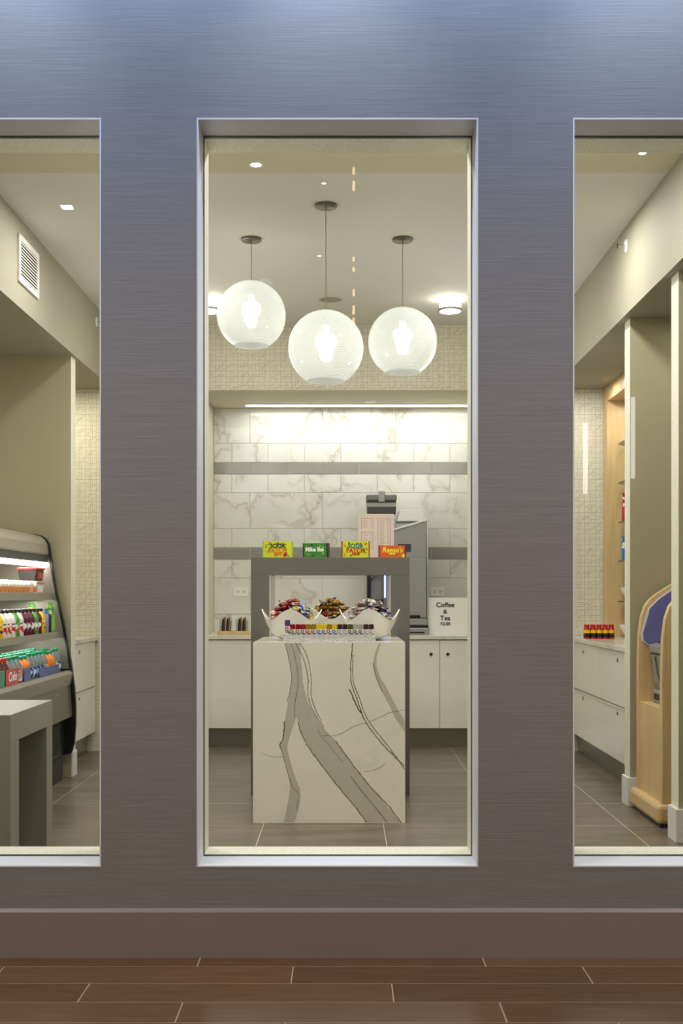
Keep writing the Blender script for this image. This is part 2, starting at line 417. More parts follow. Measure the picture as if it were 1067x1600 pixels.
# niche back wall: tile courses
tw = MB().box(NL+.006, NR-.006, BY, BY+.02, 0, SZ-.006, 1)
rows = [(1.526, 1.236, 'L'), (1.236, 1.078, 'H'), (1.078, .98, 'B'), (.98, .83, 'H'), (.83, .536, 'L'), (.536, .38, 'H'), (.38, .28, 'B'), (.28, .13, 'H'), (.13, -.165, 'L'), (-.165, -.33, 'H')]
for zt, zb, k in rows:
    pitch = .5965 if k == 'L' else .29825; x0 = -.785 + (.149 if k == 'H' else 0) - pitch*4
    for i in range(14):
        a, b = x0+i*pitch, x0+(i+1)*pitch
        a, b = max(a, NL+.007), min(b, NR-.007)
        if b-a < .01: continue
        g = .0032 if k == 'B' else .0016
        tw.box(a+g, b-g, BY-.006, BY+.001, EYE+zb+g, EYE+zt-g-(.006 if zt > 1.5 else 0), 2 if k == 'B' else 0, sh=(R.random(), R.random(), R.random()))
struct(tw.build('wall_niche', [TILEM, GROUT, BANDM], bevel=.0012, segs=1))

# partitions (stub walls) with their baseboards
def partition(x0, x1, y0, y1, name, end):
    q = MB().box(x0, x1, y0, y1, 0, SZ)
    o = struct(q.build(name, [TAUPE, SPECK]))
    me = o.data
    for p in me.polygons:
        if abs(p.normal.x) > .9: p.material_index = 1
    return o
partition(-2.62, -1.76, 7.30, 7.42, 'wall_partition_left', 1)
partition(1.572, 2.42, 6.30, 6.42, 'wall_partition_right', -1)
partition(1.572, 2.42, 5.38, 5.50, 'wall_partition_near', -1)
def pbase(x0, x1, y0, y1, n, side):
    t = .018; h = .16
    q = MB()
    if side > 0:
        q.box(x0, x1+t, y0-t, y0, 0, h).box(x1, x1+t, y0, y1, 0, h)
    else:
        q.box(x0-t, x1, y0-t, y0, 0, h).box(x0-t, x0, y0, y1, 0, h)
    struct(q.build('baseboard_%s' % n, WHITEB, bevel=.003))
struct(MB().box(-1.76, -1.748, 7.30, 7.42, 0, .16).build('baseboard_left', WHITEB, bevel=.003))
pbase(1.572, 2.42, 6.30, 6.42, 'right', -1)
pbase(1.572, 2.42, 5.38, 5.50, 'near', -1)
struct(MB().box(-1.80, NL, FY-.015, FY, 0, .15).build('baseboard_back', WHITEB, bevel=.003))
struct(MB().box(NR, 1.62, FY-.015, FY, 0, .15).build('baseboard_far', WHITEB, bevel=.003))

# ------------------------------------------------------------------ cabinets and worktops
TZ, TH = .858, .03
def cab_front(x0, x1, seam, label):      # under the niche, facing the window
    c = thing('base_cabinet', ((x0+x1)/2, 9.0, 0), label, 'cabinet', None)
    MB().box(x0, x1, 8.685, BY-.01, .152, TZ-TH).build('body', CABW, c)
    MB().box(x0, x1, 8.727, 8.74, 0, .152).build('toe_kick', STEEL, c)
    for a, b, ks in ((x0, seam, 1), (seam, x1, -1)):
        if b-a < .05: continue
        d = MB().box(a+.002, b-.002, 8.665, 8.684, .152, TZ-TH-.004).build('door', CABW, c, bevel=.0015)
        kx = b-.066 if ks > 0 else a+.062
        k = MB().lathe([(.013, 0), (.013, .006)], (kx, 8.659, .716), 18, axis='y').lathe([(.008, 0), (.008, .001)], (kx, 8.658, .716), 16, 1, axis='y')
        k.build('knob', [CHROME, BLACK], d)
    return c
cab_front(-1.084, -.20, -.62, 'white cabinet under the niche worktop, left of the marble plinth')
cab_front(-.20, .255, .24, 'white cabinet hidden mostly behind the marble plinth')
cab_front(.255, 1.094, .715, 'white two-door cabinet under the coffee machine, right of the plinth')
tag(MB().box(NL+.006, NR-.006, 8.65, BY-.008, TZ-TH, TZ).build('worktop', TOPQ, bevel=.002), 'pale quartz worktop across the back niche carrying the coffee machine', 'worktop')

def cab_side(y0, y1, xf, sgn, label, nk=1):   # runs in depth, face at x=xf looking towards -sgn
    xb = xf+sgn*.5
    c = thing('base_cabinet', ((xf+xb)/2, (y0+y1)/2, 0), label, 'cabinet')
    X = lambda a, b: (min(a, b), max(a, b))
    MB().box(*X(xf+sgn*.02, xb), y0, y1, .152, TZ-TH).build('body', CABW, c)
    MB().box(*X(xf+sgn*.06, xf+sgn*.075), y0, y1, 0, .152).build('toe_kick', STEEL, c)
    for z0, z1, kz in ((.152, .472, .441), (.492, TZ-TH-.004, .768)):
        d = MB().box(*X(xf, xf+sgn*.019), y0+.002, y1-.002, z0, z1).build('drawer', CABW, c, bevel=.0015)
        ym = (y0+y1)/2
        k = MB().lathe([(.013, 0), (.013, .006)], (xf-.006 if sgn > 0 else xf, ym, kz), 18, axis='x').lathe([(.008, 0), (.008, .001)], (xf-.0071 if sgn > 0 else xf+.0061, ym, kz), 16, 1, axis='x')
        k.build('knob', [CHROME, BLACK], d)
    MB().box(*X(xf-sgn*.006, xf+sgn*.018), y0, y1, .474, .482).build('rail', CABW, c)
    return c
cab_side(7.44, 8.47, -1.862, -1, 'white drawer cabinet behind the drinks cooler on the left')
cab_side(6.44, 7.53, 1.67, 1, 'white drawer cabinet nearest the cash machine alcove')
cab_side(7.53, 8.48, 1.67, 1, 'white drawer cabinet against the grid wallpaper on the right')
tag(MB().box(-2.6, -1.845, 7.43, 8.495, TZ-TH, TZ).build('worktop', TOPQ, bevel=.002), 'pale worktop behind the drinks cooler on the left', 'worktop')
tag(MB().box(1.652, 2.40, 6.43, 8.495, TZ-TH, TZ).build('worktop', TOPQ, bevel=.002), 'pale worktop along the right wall under the maple shelves', 'worktop')

# ------------------------------------------------------------------ marble plinth with its veins
PS = 305.0; PD = 5.838
def px(u, v): return (300+u/2.32-540)/PS, EYE-(980+v/2.32-928)/PS
pl = MB().box(-.475, .305, PD, 6.634, 0, .925).box(-.442, .259, 6.634, 7.105, 0, .925)
def subdiv(pts, n=9, jit=.0022, seed=0):
    out = []
    for i in range(len(pts)-1):
        a, b = Vector(pts[i]), Vector(pts[i+1])
        for k in range(n):
            p = a.lerp(b, k/n); t = (b-a).normalized(); nn = Vector((-t.y, t.x))
            j = noise.noise(Vector((p.x*60+seed, p.y*60, 3)))*jit + R.uniform(-1, 1)*jit*.35
            out.append(p+nn*j)
    out.append(Vector(pts[-1])); return out
def catmull(pts, n=6):
    P = [Vector(p) for p in pts]; out = []
    for i in range(len(P)-1):
        p0, p1, p2, p3 = P[max(i-1, 0)], P[i], P[i+1], P[min(i+2, len(P)-1)]
        for k in range(n):
            t = k/n; out.append(.5*((2*p1)+(p2-p0)*t+(2*p0-5*p1+4*p2-p3)*t*t+(3*p1-p0-3*p2+p3)*t**3))
    out.append(P[-1]); return out
def clampp(p): return (min(max(p[0], -.4745), .3045), min(max(p[1], .0005), .9245))
def strip(A, B, mi, y, n=None, jit=.0022):
    A = [px(*p) for p in A]; B = [px(*p) for p in B]
    A = catmull(A); B = catmull(B); A = subdiv(A, 3, jit, 1); B = subdiv(B, 3, jit, 9)
    m = max(len(A), len(B))
    def rs(L): return [L[0].lerp(L[0], 0) if False else L[min(int(i*(len(L)-1)/(m-1)), len(L)-1)].lerp(L[min(int(i*(len(L)-1)/(m-1))+1, len(L)-1)], (i*(len(L)-1)/(m-1)) % 1) for i in range(m)]
    A, B = rs(A), rs(B)
    vs = [(clampp(p)[0], y, clampp(p)[1]) for p in A]+[(clampp(p)[0], y, clampp(p)[1]) for p in B]
    pl.add(vs, [(i, i+1, m+i+1, m+i) for i in range(m-1)], mi)
def thread(pts, wpx, mi, y, jit=.0025):
    P = subdiv(catmull([px(*p) for p in pts]), 3, jit, 4); m = len(P); vs = []; ww = wpx/PS/2.32
    for s in (-1, 1):
        for i, p in enumerate(P):
            t = (P[min(i+1, m-1)]-P[max(i-1, 0)]).normalized(); q = p+Vector((-t.y, t.x))*s*ww*.5*R.uniform(.4, 1.5)
            q = clampp(q); vs.append((q[0], y, q[1]))
    pl.add(vs, [(i, i+1, m+i+1, m+i) for i in range(m-1)], mi)
y1, y2 = PD-.0005, PD-.0009
strip([(337, 58), (352, 120), (361, 190), (350, 260), (338, 330), (330, 400), (322, 436), (345, 520), (355, 580), (345, 650), (331, 708)],
      [(392, 58), (396, 130), (402, 200), (395, 260), (376, 330), (358, 385), (346, 440), (366, 520), (393, 600), (386, 660), (372, 708)], 1, y1)
strip([(372, 300), (384, 345), (402, 400), (440, 462), (500, 540), (550, 602), (600, 662), (630, 708)],
      [(402, 200), (418, 268), (446, 320), (480, 370), (520, 412), (562, 470), (605, 527), (757, 708)], 1, y1-.0001)
strip([(676, 58), (657, 125), (666, 180), (690, 235), (718, 290), (742, 338), (772, 382)], [(683, 58), (668, 125), (682, 178), (710, 228), (738, 285), (758, 318), (772, 342)], 1, y1)
for pts, wd in (([(374, 58), (402, 110), (420, 180), (420, 250), (440, 305), (478, 362)], 2.5), ([(392, 58), (418, 110), (432, 190), (432, 250), (452, 310), (470, 340)], 2.2),
                ([(360, 60), (378, 130), (384, 200), (374, 270), (372, 330)], 1.8), ([(337, 58), (352, 120), (361, 190), (345, 270)], 2),
                ([(582, 58), (576, 130), (577, 200), (600, 265), (625, 335), (675, 405), (730, 465), (770, 503)], 3.4),
                ([(584, 100), (584, 190), (606, 255), (634, 330), (690, 405), (740, 470), (770, 515)], 2.6),
                ([(570, 225), (582, 250), (604, 300), (616, 310)], 5),
                ([(440, 460), (500, 540), (550, 602), (600, 662), (632, 708)], 3.2), ([(520, 412), (562, 470), (605, 527), (655, 588), (710, 645), (757, 708)], 3.4),
                ([(575, 540), (620, 600), (670, 660), (705, 706)], 2.6), ([(322, 436), (345, 520), (362, 575), (384, 606), (378, 660)], 2),
                ([(384, 345), (402, 400), (440, 462)], 3), ([(336, 340), (330, 400), (318, 425), (322, 440)], 4), ([(455, 370), (470, 400), (500, 430), (545, 490)], 1.6),
                ([(470, 395), (530, 390), (590, 358), (650, 340), (715, 310), (770, 300)], 1.3), ([(620, 525), (670, 515), (700, 495)], 1.2), ([(250, 455), (290, 470), (330, 470)], 1.0), ([(657, 130), (668, 180), (690, 235)], 2.5)):
    thread(pts, wd, 2, y2)
tag(pl.build('display_plinth', [PLQ, VEIN, VEIND]), 'white marble plinth with bold grey veins standing under the candy bowls', 'plinth')

# grey waterfall frame behind it
g = MB()
FX0, FX1, OX0, OX1, FZ, OZ = -.552, .373, -.444, .261, 1.387, 1.284
for a, b, c, d in ((FX0, OX0, 0, FZ), (OX1, FX1, 0, FZ), (OX0, OX1, OZ, FZ)): g.box(a, b, 6.635, 7.11, c, d)
fr = thing('stone_arch', ((FX0+FX1)/2, 6.87, 0), 'tall grey stone arch standing over the back of the marble plinth', 'stand')
MB().box(FX0, OX0, 6.635, 7.11, 0, OZ).build('leg', GREYQ, fr, bevel=.0015)
MB().box(OX1, FX1, 6.635, 7.11, 0, OZ).build('leg', GREYQ, fr, bevel=.0015)
MB().box(FX0, FX1, 6.635, 7.11, OZ, FZ).build('top', GREYQ, fr, bevel=.0015)
for a in (OX0, OX1-.004): MB().box(a, a+.004, 6.637, 7.108, .926, OZ-.001).build('lining', PLQ, fr)

# low grey table near the left window
lt = thing('low_table', (-1.75, 4.73, 0), 'low grey stone table beside the drinks cooler', 'table')
MB().box(-2.2, -1.3, 4.42, 4.535, 0, .595).build('leg', GREYL, lt, bevel=.0015)
MB().box(-2.2, -1.3, 4.955, 5.05, 0, .595).build('leg', GREYL, lt, bevel=.0015)
MB().box(-2.2, -1.3, 4.42, 5.05, .595, .704).build('top', GREYL, lt, bevel=.0015)
MB().box(-2.1, -2.09, 4.535, 4.955, 0, .595).build('back_panel', GREYQ, lt)

# ------------------------------------------------------------------ pendant globes
def m_globe():
    m, nt, b = base('frosted_globe'); nt.nodes.remove(b); out = nt.nodes['Material Output']
    tc = N(nt, 'ShaderNodeTexCoord'); wv = N(nt, 'ShaderNodeTexWave', bands_direction='Z')
    mp = N(nt, 'ShaderNodeMapping'); mp.inputs['Rotation'].default_value = (.25, .2, 0); nt.links.new(tc.outputs['Object'], mp.inputs[0]); nt.links.new(mp.outputs[0], wv.inputs[0])
    wv.inputs['Scale'].default_value = 45; wv.inputs['Distortion'].default_value = 5; wv.inputs['Detail'].default_value = 2; wv.inputs['Detail Scale'].default_value = .3
    tr = N(nt, 'ShaderNodeBsdfTransparent'); tl = N(nt, 'ShaderNodeBsdfTranslucent'); tl.inputs[0].default_value = (.93, .96, .93, 1)
    df = N(nt, 'ShaderNodeBsdfDiffuse'); df.inputs[0].default_value = (.85, .88, .85, 1)
    m1 = N(nt, 'ShaderNodeMixShader'); m1.inputs[0].default_value = .35; nt.links.new(tl.outputs[0], m1.inputs[1]); nt.links.new(df.outputs[0], m1.inputs[2])
    lw = N(nt, 'ShaderNodeLayerWeight'); lw.inputs[0].default_value = .35
    fac = mth(nt, 'MINIMUM', mth(nt, 'ADD', mth(nt, 'ADD', .40, mth(nt, 'MULTIPLY', wv.outputs[1], .2)), mth(nt, 'MULTIPLY', lw.outputs[1], .45)), 1)
    m2 = N(nt, 'ShaderNodeMixShader'); nt.links.new(fac, m2.inputs[0]); nt.links.new(tr.outputs[0], m2.inputs[1]); nt.links.new(m1.outputs[0], m2.inputs[2])
    g = N(nt, 'ShaderNodeBsdfGlossy'); g.inputs['Roughness'].default_value = .08
    f2 = N(nt, 'ShaderNodeFresnel'); m3 = N(nt, 'ShaderNodeMixShader')
    nt.links.new(mth(nt, 'MULTIPLY', f2.outputs[0], .6), m3.inputs[0]); nt.links.new(m2.outputs[0], m3.inputs[1]); nt.links.new(g.outputs[0], m3.inputs[2])
    nt.links.new(m3.outputs[0], out.inputs[0]); return m
GLOBE = m_globe()
DCHR = mat('dark_chrome', C(128, 122, 112), .25, 1, var=.05)
def pendant(x, y, zc, label):
    r = .194
    p = thing('pendant_lamp', (x, y, zc-r), label, 'lamp', 'glass globe pendants')
    MB().lathe([(.054, CZ-.014), (.0585, CZ-.012), (.0585, CZ-.001)], (x, y, 0), 32).build('canopy', DCHR, p)
    MB().lathe([(.006, CZ-.03), (.006, CZ-.009)], (x, y, 0), 12).build('cord_grip', CHROME, p)
    MB().tube([(x, y, zc+r-.002), (x, y, CZ-.03)], .0022, 8).build('cord', mat('cord_grey', C(120, 116, 104), .5), p)
    prof = []
    a0 = math.radians(29)
    for k in range(37):
        a = PI-(PI-a0)*0 - 0
        th = a0+(PI-.03-a0)*k/36
        prof.append((r*math.sin(th), zc-r*math.cos(th)))
    inner = [(max(q-.003, .001), h) for q, h in prof][::-1]
    g = MB().lathe(prof, (x, y, 0), 56, closed=True)
    g.build('globe', GLOBE, p)
    MB().lathe([(r*math.sin(a0)-.003, zc-r*math.cos(a0)-.003), (r*math.sin(a0)+.002, zc-r*math.cos(a0)-.003), (r*math.sin(a0)+.003, zc-r*math.cos(a0)+.002), (r*math.sin(a0)-.003, zc-r*math.cos(a0)+.002), (r*math.sin(a0)-.003, zc-r*math.cos(a0)-.003)], (x, y, 0), 48, closed=True).build('rim', GLOBE, p)
    MB().lathe([(.02, zc+.115), (.024, zc+.12), (.024, zc+.17), (.012, zc+r-.002)], (x, y, 0), 20).build('socket', CHROME, p)
    MB().lathe([(.001, zc-.068), (.024, zc-.062), (.032, zc-.045), (.034, zc-.02), (.036, zc-.005), (.050, zc+.012), (.055, zc+.035), (.052, zc+.058), (.038, zc+.072), (.018, zc+.078), (.016, zc+.115)], (x, y, 0), 24).build('bulb', BULB, p)
pendant(-.102, 5.865, EYE+1.265, 'centre glass globe pendant, hanging lowest of the three')
pendant(-.532, 6.425, EYE+1.57, 'left glass globe pendant, hanging highest of the three')
pendant(.321, 6.425, EYE+1.42, 'right glass globe pendant, hanging beside the bright ring light')

# ------------------------------------------------------------------ ceiling fittings
def ringlight(x, label):
    p = thing('ring_light', (x, 7.74, CZ-.075), label, 'ceiling light', 'cylindrical ceiling lights')
    MB().lathe([(.072, CZ-.074), (.072, CZ-.001)], (x, 7.74, 0), 32).build('diffuser', LAMP, p)
    MB().lathe([(.073, CZ-.085), (.082, CZ-.085), (.082, CZ-.068), (.073, CZ-.068), (.073, CZ-.085)], (x, 7.74, 0), 36, closed=True).build('ring', CHROME, p)
ringlight(.71, 'bright round ceiling light right of the globe pendants')
ringlight(-.92, 'bright round ceiling light half hidden behind the left globe')
def downlight(x, y, r, label, z=CZ):
    p = thing('downlight', (x, y, z-.004), label, 'ceiling light', 'recessed downlights')
    MB().lathe([(r*.72, z-.004), (r, z-.004), (r, z-.0005), (r*.72, z-.0005), (r*.72, z-.004)], (x, y, 0), 28, closed=True).build('trim_ring', WHITEP, p)
    MB().lathe([(r*.72, z-.002), (r*.72, z-.001)], (x, y, 0), 24).build('lens', LAMP, p)
downlight(-.418, 5.31, .034, 'recessed downlight in the ceiling left of the pendants, largest one')
downlight(-.106, 5.55, .014, 'tiny glowing disc for a glass reflection, just in front of the centre pendant canopy')  # reflection speck in the glass, built as a glowing ceiling disc
downlight(-.155, 6.74, .014, 'tiny glowing disc for a glass reflection, behind the centre pendant cord')  # second reflection speck, built the same way
downlight(1.347, 5.17, .022, 'small downlight at the top of the right window')
sq = thing('downlight', (-1.44, 5.89, CZ-.005), 'square downlight in the ceiling of the left window', 'ceiling light', 'recessed downlights')
MB().box(-1.476, -1.404, 5.854, 5.926, CZ-.004, CZ-.0005).build('trim_ring', WHITEP, sq)
MB().box(-1.466, -1.414, 5.864, 5.916, CZ-.006, CZ-.004).build('lens', LAMP, sq)
sp = thing('ceiling_speaker', (-.104, 7.74, CZ-.006), 'flat round ceiling speaker behind the centre globe', 'speaker')
MB().lathe([(.078, CZ-.006), (.089, CZ-.006), (.089, CZ-.0005), (.078, CZ-.0005), (.078, CZ-.006)], (-.104, 7.74, 0), 36, closed=True).build('bezel', CEIL, sp)
MB().lathe([(.078, CZ-.004), (.078, CZ-.001)], (-.104, 7.74, 0), 36).build('grille', mat('grille_cloth', C(165, 158, 136), .7, bmp=.3, scale=200), sp)
sd = thing('smoke_detector', (-.5, 7.26, CZ-.03), 'small round smoke detector right of the left globe', 'smoke detector')
MB().lathe([(.02, CZ-.03), (.034, CZ-.026), (.045, CZ-.008), (.045, CZ-.0005)], (-.5, 7.26, 0), 28).build('housing', WHITEP, sd)
MB().lathe([(.012, CZ-.032), (.012, CZ-.03)], (-.5, 7.26, 0), 16).build('vent_ring', CHROME, sd)
ns = thing('niche_light', (.1, 9.15, SZ-.016), 'long white LED strip light under the niche soffit', 'light')
MB().box(-.81, 1.02, 9.12, 9.18, SZ-.014, SZ-.006).build('housing', WHITEP, ns)
MB().box(-.80, 1.01, 9.13, 9.17, SZ-.018, SZ-.014).build('diffuser', LED, ns)
p = thing('sprinkler', (.19, 8.95, SZ-.03), 'small round fitting in the niche soffit beside the LED strip', 'sprinkler')
MB().lathe([(.02, SZ-.024), (.043, SZ-.018), (.046, SZ-.006)], (.19, 8.95, 0), 24).build('cover', WHITEP, p)
def side_sprinkler(x, y, z, sgn, label):
    p = thing('sprinkler', (x, y, z), label, 'sprinkler')
    MB().lathe([(.036, 0), (.03, .006)] if sgn > 0 else [(.03, -.006), (.036, 0)], (x, y, z), 24, axis='x').build('escutcheon', WHITEB, p)
    MB().tube([(x, y, z), (x+sgn*.045, y, z)], .006, 10).build('nozzle', CHROME, p)
    MB().box(min(x+sgn*.045, x+sgn*.05), max(x+sgn*.045, x+sgn*.05), y-.012, y+.012, z-.012, z+.012).build('deflector', DARK, p)
side_sprinkler(BL, 7.94, EYE+1.897, 1, 'side wall sprinkler head on the left bulkhead')
side_sprinkler(BR, 6.22, EYE+1.9, -1, 'side wall sprinkler head on the right bulkhead')
v = thing('air_vent', (BL+.006, 6.215, EYE+1.655), 'white louvred air vent on the left bulkhead face', 'vent')
VZ0, VZ1, VY0, VY1 = EYE+1.655, EYE+1.91, 6.02, 6.41
q = MB(); bt = .032
q.box(BL, BL+.012, VY0, VY1, VZ1-bt, VZ1).box(BL, BL+.012, VY0, VY1, VZ0, VZ0+bt).box(BL, BL+.012, VY0, VY0+bt, VZ0+bt, VZ1-bt).box(BL, BL+.012, VY1-bt, VY1, VZ0+bt, VZ1-bt)
q.build('vent_frame', WHITEB, v, bevel=.002)
MB().box(BL, BL+.002, VY0+bt, VY1-bt, VZ0+bt, VZ1-bt).build('backing', DARK, v)
q = MB(); nl = 11
for i in range(nl):
    z = VZ0+bt+(i+.5)*(VZ1-VZ0-2*bt)/nl
    q.prism([(BL+.003, z+.001), (BL+.0105, z-.0055), (BL+.0115, z-.0045), (BL+.0115, z+.0015), (BL+.003, z+.005)], 'y', VY0+bt, VY1-bt)
q.build('louvres', WHITEB, v)

# ------------------------------------------------------------------ wall sockets
def socket(x, label):
    s = thing('wall_socket', (x, BY-.008, 1.155), label, 'socket', 'double sockets over the niche worktop')
    MB().box(x-.058, x+.058, BY-.012, BY-.0062, 1.155, 1.229).build('plate', WHITEP, s, bevel=.002)
    for dx in (-.024, .024):
        q = MB()
        for dz in (-.008, .008): q.box(x+dx-.006, x+dx+.002, BY-.0128, BY-.0119, 1.192+dz-.0016, 1.192+dz+.0016)
        q.lathe([(.003, 0), (.003, .0009)], (x+dx+.009, BY-.0128, 1.192), 10, axis='y')
        q.box(x+dx-.0155, x+dx+.0155, BY-.0124, BY-.0119, 1.1795, 1.2045, 1).build('outlet', [INK, WHITEB], s)
socket(-.861, 'white double wall socket left of the grey frame')
socket(.751, 'white double wall socket above the coffee and tea sign')

# ------------------------------------------------------------------ coffee machine
cm = thing('coffee_machine', (.41, 9.0, TZ), 'grey bean-to-cup coffee machine on the niche worktop right of the frame', 'coffee machine')
x0, x1, ya, yb = .165, .638, 8.86, 9.3
MB().box(x0-.01, x1+.005, 8.76, yb, TZ, TZ+.055).build('base', SILV, cm, bevel=.006)
MB().box(x0+.02, x1-.03, 8.757, 8.765, TZ+.014, TZ+.024).build('base_slot', BLACK, cm)
MB().box(x0, x1, 8.77, ya+.02, TZ+.055, TZ+.075).build('drip_tray', BLACK, cm, bevel=.002)
MB().box(x0, x1, ya+.02, yb, TZ+.055, 1.70).build('body', SILV, cm, bevel=.004)
# side wings and the sloped hood
MB().prism([(8.78, TZ+.075), (yb, TZ+.075), (yb, 1.742), (8.82, 1.742), (8.80, 1.62), (8.78, 1.4)], 'x', x1-.012, x1).build('side_panel', SILV, cm, bevel=.002)
MB().prism([(x0+.01, 1.45), (x1-.012, 1.45), (x1-.012, 1.735), (x0+.01, 1.60)], 'y', 8.81, ya+.019).build('hood', SILV, cm, bevel=.003)
MB().prism([(x0+.02, 1.607), (x1-.02, 1.738), (x1-.02, 1.752), (x0+.02, 1.621)], 'y', 8.79, 8.84).build('hood_trim', WHITEP, cm, bevel=.002)
MB().box(x0, x0+.03, 8.80, 8.88, TZ+.075, 1.45).build('column', BLACK, cm, bevel=.003)
MB().tube([(x0+.03+.09*(1-math.cos(t)), 8.835, 1.27+.05*math.sin(t)) for t in [i*PI/2/8 for i in range(9)]], .006).build('spout_arm', DARK, cm)
MB().box(x0+.03, x0+.155, 8.82, 8.88, TZ+.08, 1.13).build('dispenser', BLACK, cm, bevel=.003)
MB().box(x0+.133, x0+.143, 8.786, 8.80, 1.145, 1.36).build('blue_light', BLUEL, cm)
MB().box(x0+.128, x0+.162, 8.80, 8.88, TZ+.075, 1.45).build('light_column', SILVD, cm)
MB().box(x0+.24, x0+.34, 8.806, 8.812, 1.50, 1.56).build('display', DARK, cm)
MB().box(.30, .335, 8.803, 8.81, 1.45, 1.47).build('display_glow', emi('pale_screen', (.7, .8, 1), 1.2), cm)
MB().box(.40, x1-.013, 8.79, ya+.02, TZ+.13, 1.449).build('service_door', SILV, cm, bevel=.006)
MB().box(.44, .575, 8.786, 8.79, .985, 1.01).build('tray_slot', BLACK, cm)
MB().box(.40, x1-.013, 8.775, ya+.02, TZ+.076, TZ+.125).build('drawer', SILV, cm, bevel=.003)
# white lid on top
MB().prism([(.40, 1.742), (.62, 1.742), (.60, 1.83), (.42, 1.83)], 'y', 8.9, 9.2).build('lid', WHITEP, cm, bevel=.004)
# hopper
hp = MB().prism([(.170, 1.80), (.392, 1.80), (.396, 1.90), (.166, 1.90)], 'y', 8.9, 9.15).build('hopper', DARK, cm, bevel=.006)
MB().box(.16, .40, 8.89, 9.16, 1.90, 1.95).build('hopper_lid', SILVD, cm, bevel=.012)
MB().box(.255, .305, 8.87, 8.9, 1.89, 1.975).build('clamp', SILV, cm, bevel=.005)
MB().box(.2, .38, 8.95, 9.12, 1.70, 1.80).build('hopper_neck', SILVD, cm)

MB().box(.168, .394, 8.895, 8.90, 1.855, 1.885).build('hopper_band', SILV, cm)
# signs
MENU = mat('menu_print', C(222, 204, 192), .5, var=.02)
sg = thing('menu_sign', (.20, 6.93, FZ), 'pinkish price list sign standing on the grey frame behind the sweet boxes', 'sign')
mx0, mx1, mz1 = (559.5-540)/257, (615.5-540)/257, EYE+(928-803)/257
MB().box(mx0, mx1, 6.92, 6.926, FZ, mz1).build('board', MENU, sg)
MB().box(mx0, mx1, 6.926, 6.99, FZ, FZ+.004).build('stand', ACRY, sg)
q = MB(); MP = mat('menu_ink', C(176, 150, 142), .6)
wd = mx1-mx0; hh = mz1-FZ
def ln(a, b, c, d): q.box(mx0+a*wd, mx0+b*wd, 6.9192, 6.92, FZ+c*hh, FZ+d*hh)
for c0, c1, z0, z1 in ((.08, .42, .66, .9), (.08, .42, .2, .6), (.54, .9, .12, .9)):
    for a in (c0, c1-.012): ln(a, a+.012, z0, z1)
    ln(c0, c1, z1-.012, z1)
    z = z1-.05
    while z > z0+.02:
        ln(c0+.05, c0+.05+R.uniform(.1, .17), z-.008, z); ln(c1-.09, c1-.04, z-.008, z); z -= .034
q.build('print', MP, sg)
sx0, sx1 = (669-540)/202, (732-540)/202
ct = thing('counter_sign', ((sx0+sx1)/2, 8.81, TZ), 'white sign for coffee and tea prices on the worktop beside the machine', 'sign')
sz1 = EYE-(934-928)/202
MB().box(sx0, sx1, 8.81, 8.814, TZ, sz1).build('card', PAPER, ct)
MB().box(sx0-.006, sx1+.006, 8.8145, 8.83, TZ, TZ+.006).build('foot', ACRY, ct)
cx = (695.5-540)/202
for body, y, s in (('Coffee', 945.5, .052), ('&', 956, .046), ('Tea', 966, .052), ('$3.00', 975, .036)):
    text('lettering', body, s, (cx, 8.8095, EYE-(y-928)/202), INK, ct, bold=.0014)

# wooden tray with glass holders on the left of the niche
tr = thing('condiment_tray', (-.84, 8.80, TZ), 'small wooden tray with two clear holders of sachets on the left worktop', 'tray')
MB().box(-.985, -.73, 8.73, 8.9, TZ, TZ+.03).build('tray', MAPLE, tr, bevel=.003)
for hx in (-.925, -.80):
    h = MB(); a, b, c, d = hx-.045, hx+.05, 8.76, 8.86
    h.box(a, b, c, c+.003, TZ+.03, TZ+.13).box(a, b, d-.003, d, TZ+.03, TZ+.12).box(a, a+.003, c+.003, d-.003, TZ+.03, TZ+.12).box(b-.003, b, c+.003, d-.003, TZ+.03, TZ+.12)
    ho = h.build('holder', ACRY, tr)
    s = MB()
    for k in range(7): s.prism([(a+.008+k*.011, TZ+.032), (a+.013+k*.011, TZ+.032), (a+.019+k*.011, TZ+.115+.01*(k % 3)), (a+.012+k*.011, TZ+.118+.01*(k % 3))], 'y', c+.012, d-.012, k % 3)
    s.build('sachets', [PAPER, DARK, mat('sachet_tan', C(150, 120, 90), .6)], tr)

# ------------------------------------------------------------------ sweet boxes on the grey frame
def cbox(px0, px1, ptop, cols, label, words, rz=0, depth=.03):
    s = 268-2
    a, b = (px0-540)/s, (px1-540)/s; h = EYE+(928-ptop)/s-FZ
    c = thing('sweet_box', ((a+b)/2, 6.70, FZ), label, 'box', 'boxes of sweets on the grey frame', rz)
    hw = (b-a)/2
    q = MB().box(-hw, hw, -depth/2, depth/2, 0, h, 0)
    q.box(-hw-.0003, -hw+.007, -depth/2-.0003, depth/2+.0003, 0, h+.0002, 1).box(hw-.007, hw+.0003, -depth/2-.0003, depth/2+.0003, 0, h+.0002, 1)
    q.build('carton', [cols[0], cols[1]], c, local=True)
    for body, ux, uz, sz, m, sh in words:
        t = text('lettering', body, sz, Vector(wloc(c)), m, c, shear=sh, bold=.0013, sx=.95)
        t.location = (ux, -depth/2-.0009, uz)
    return c, hw, h, depth
YEL = mat('box_yellow', C(208, 214, 44), .4); GRN = mat('box_green', C(70, 150, 40), .4); REDM = mat('print_red', C(196, 40, 36), .4)
DGR = mat('print_dark_green', C(20, 70, 40), .4); ORG = mat('box_orange', C(214, 96, 26), .4); PUR = mat('box_purple', C(84, 40, 110), .4)
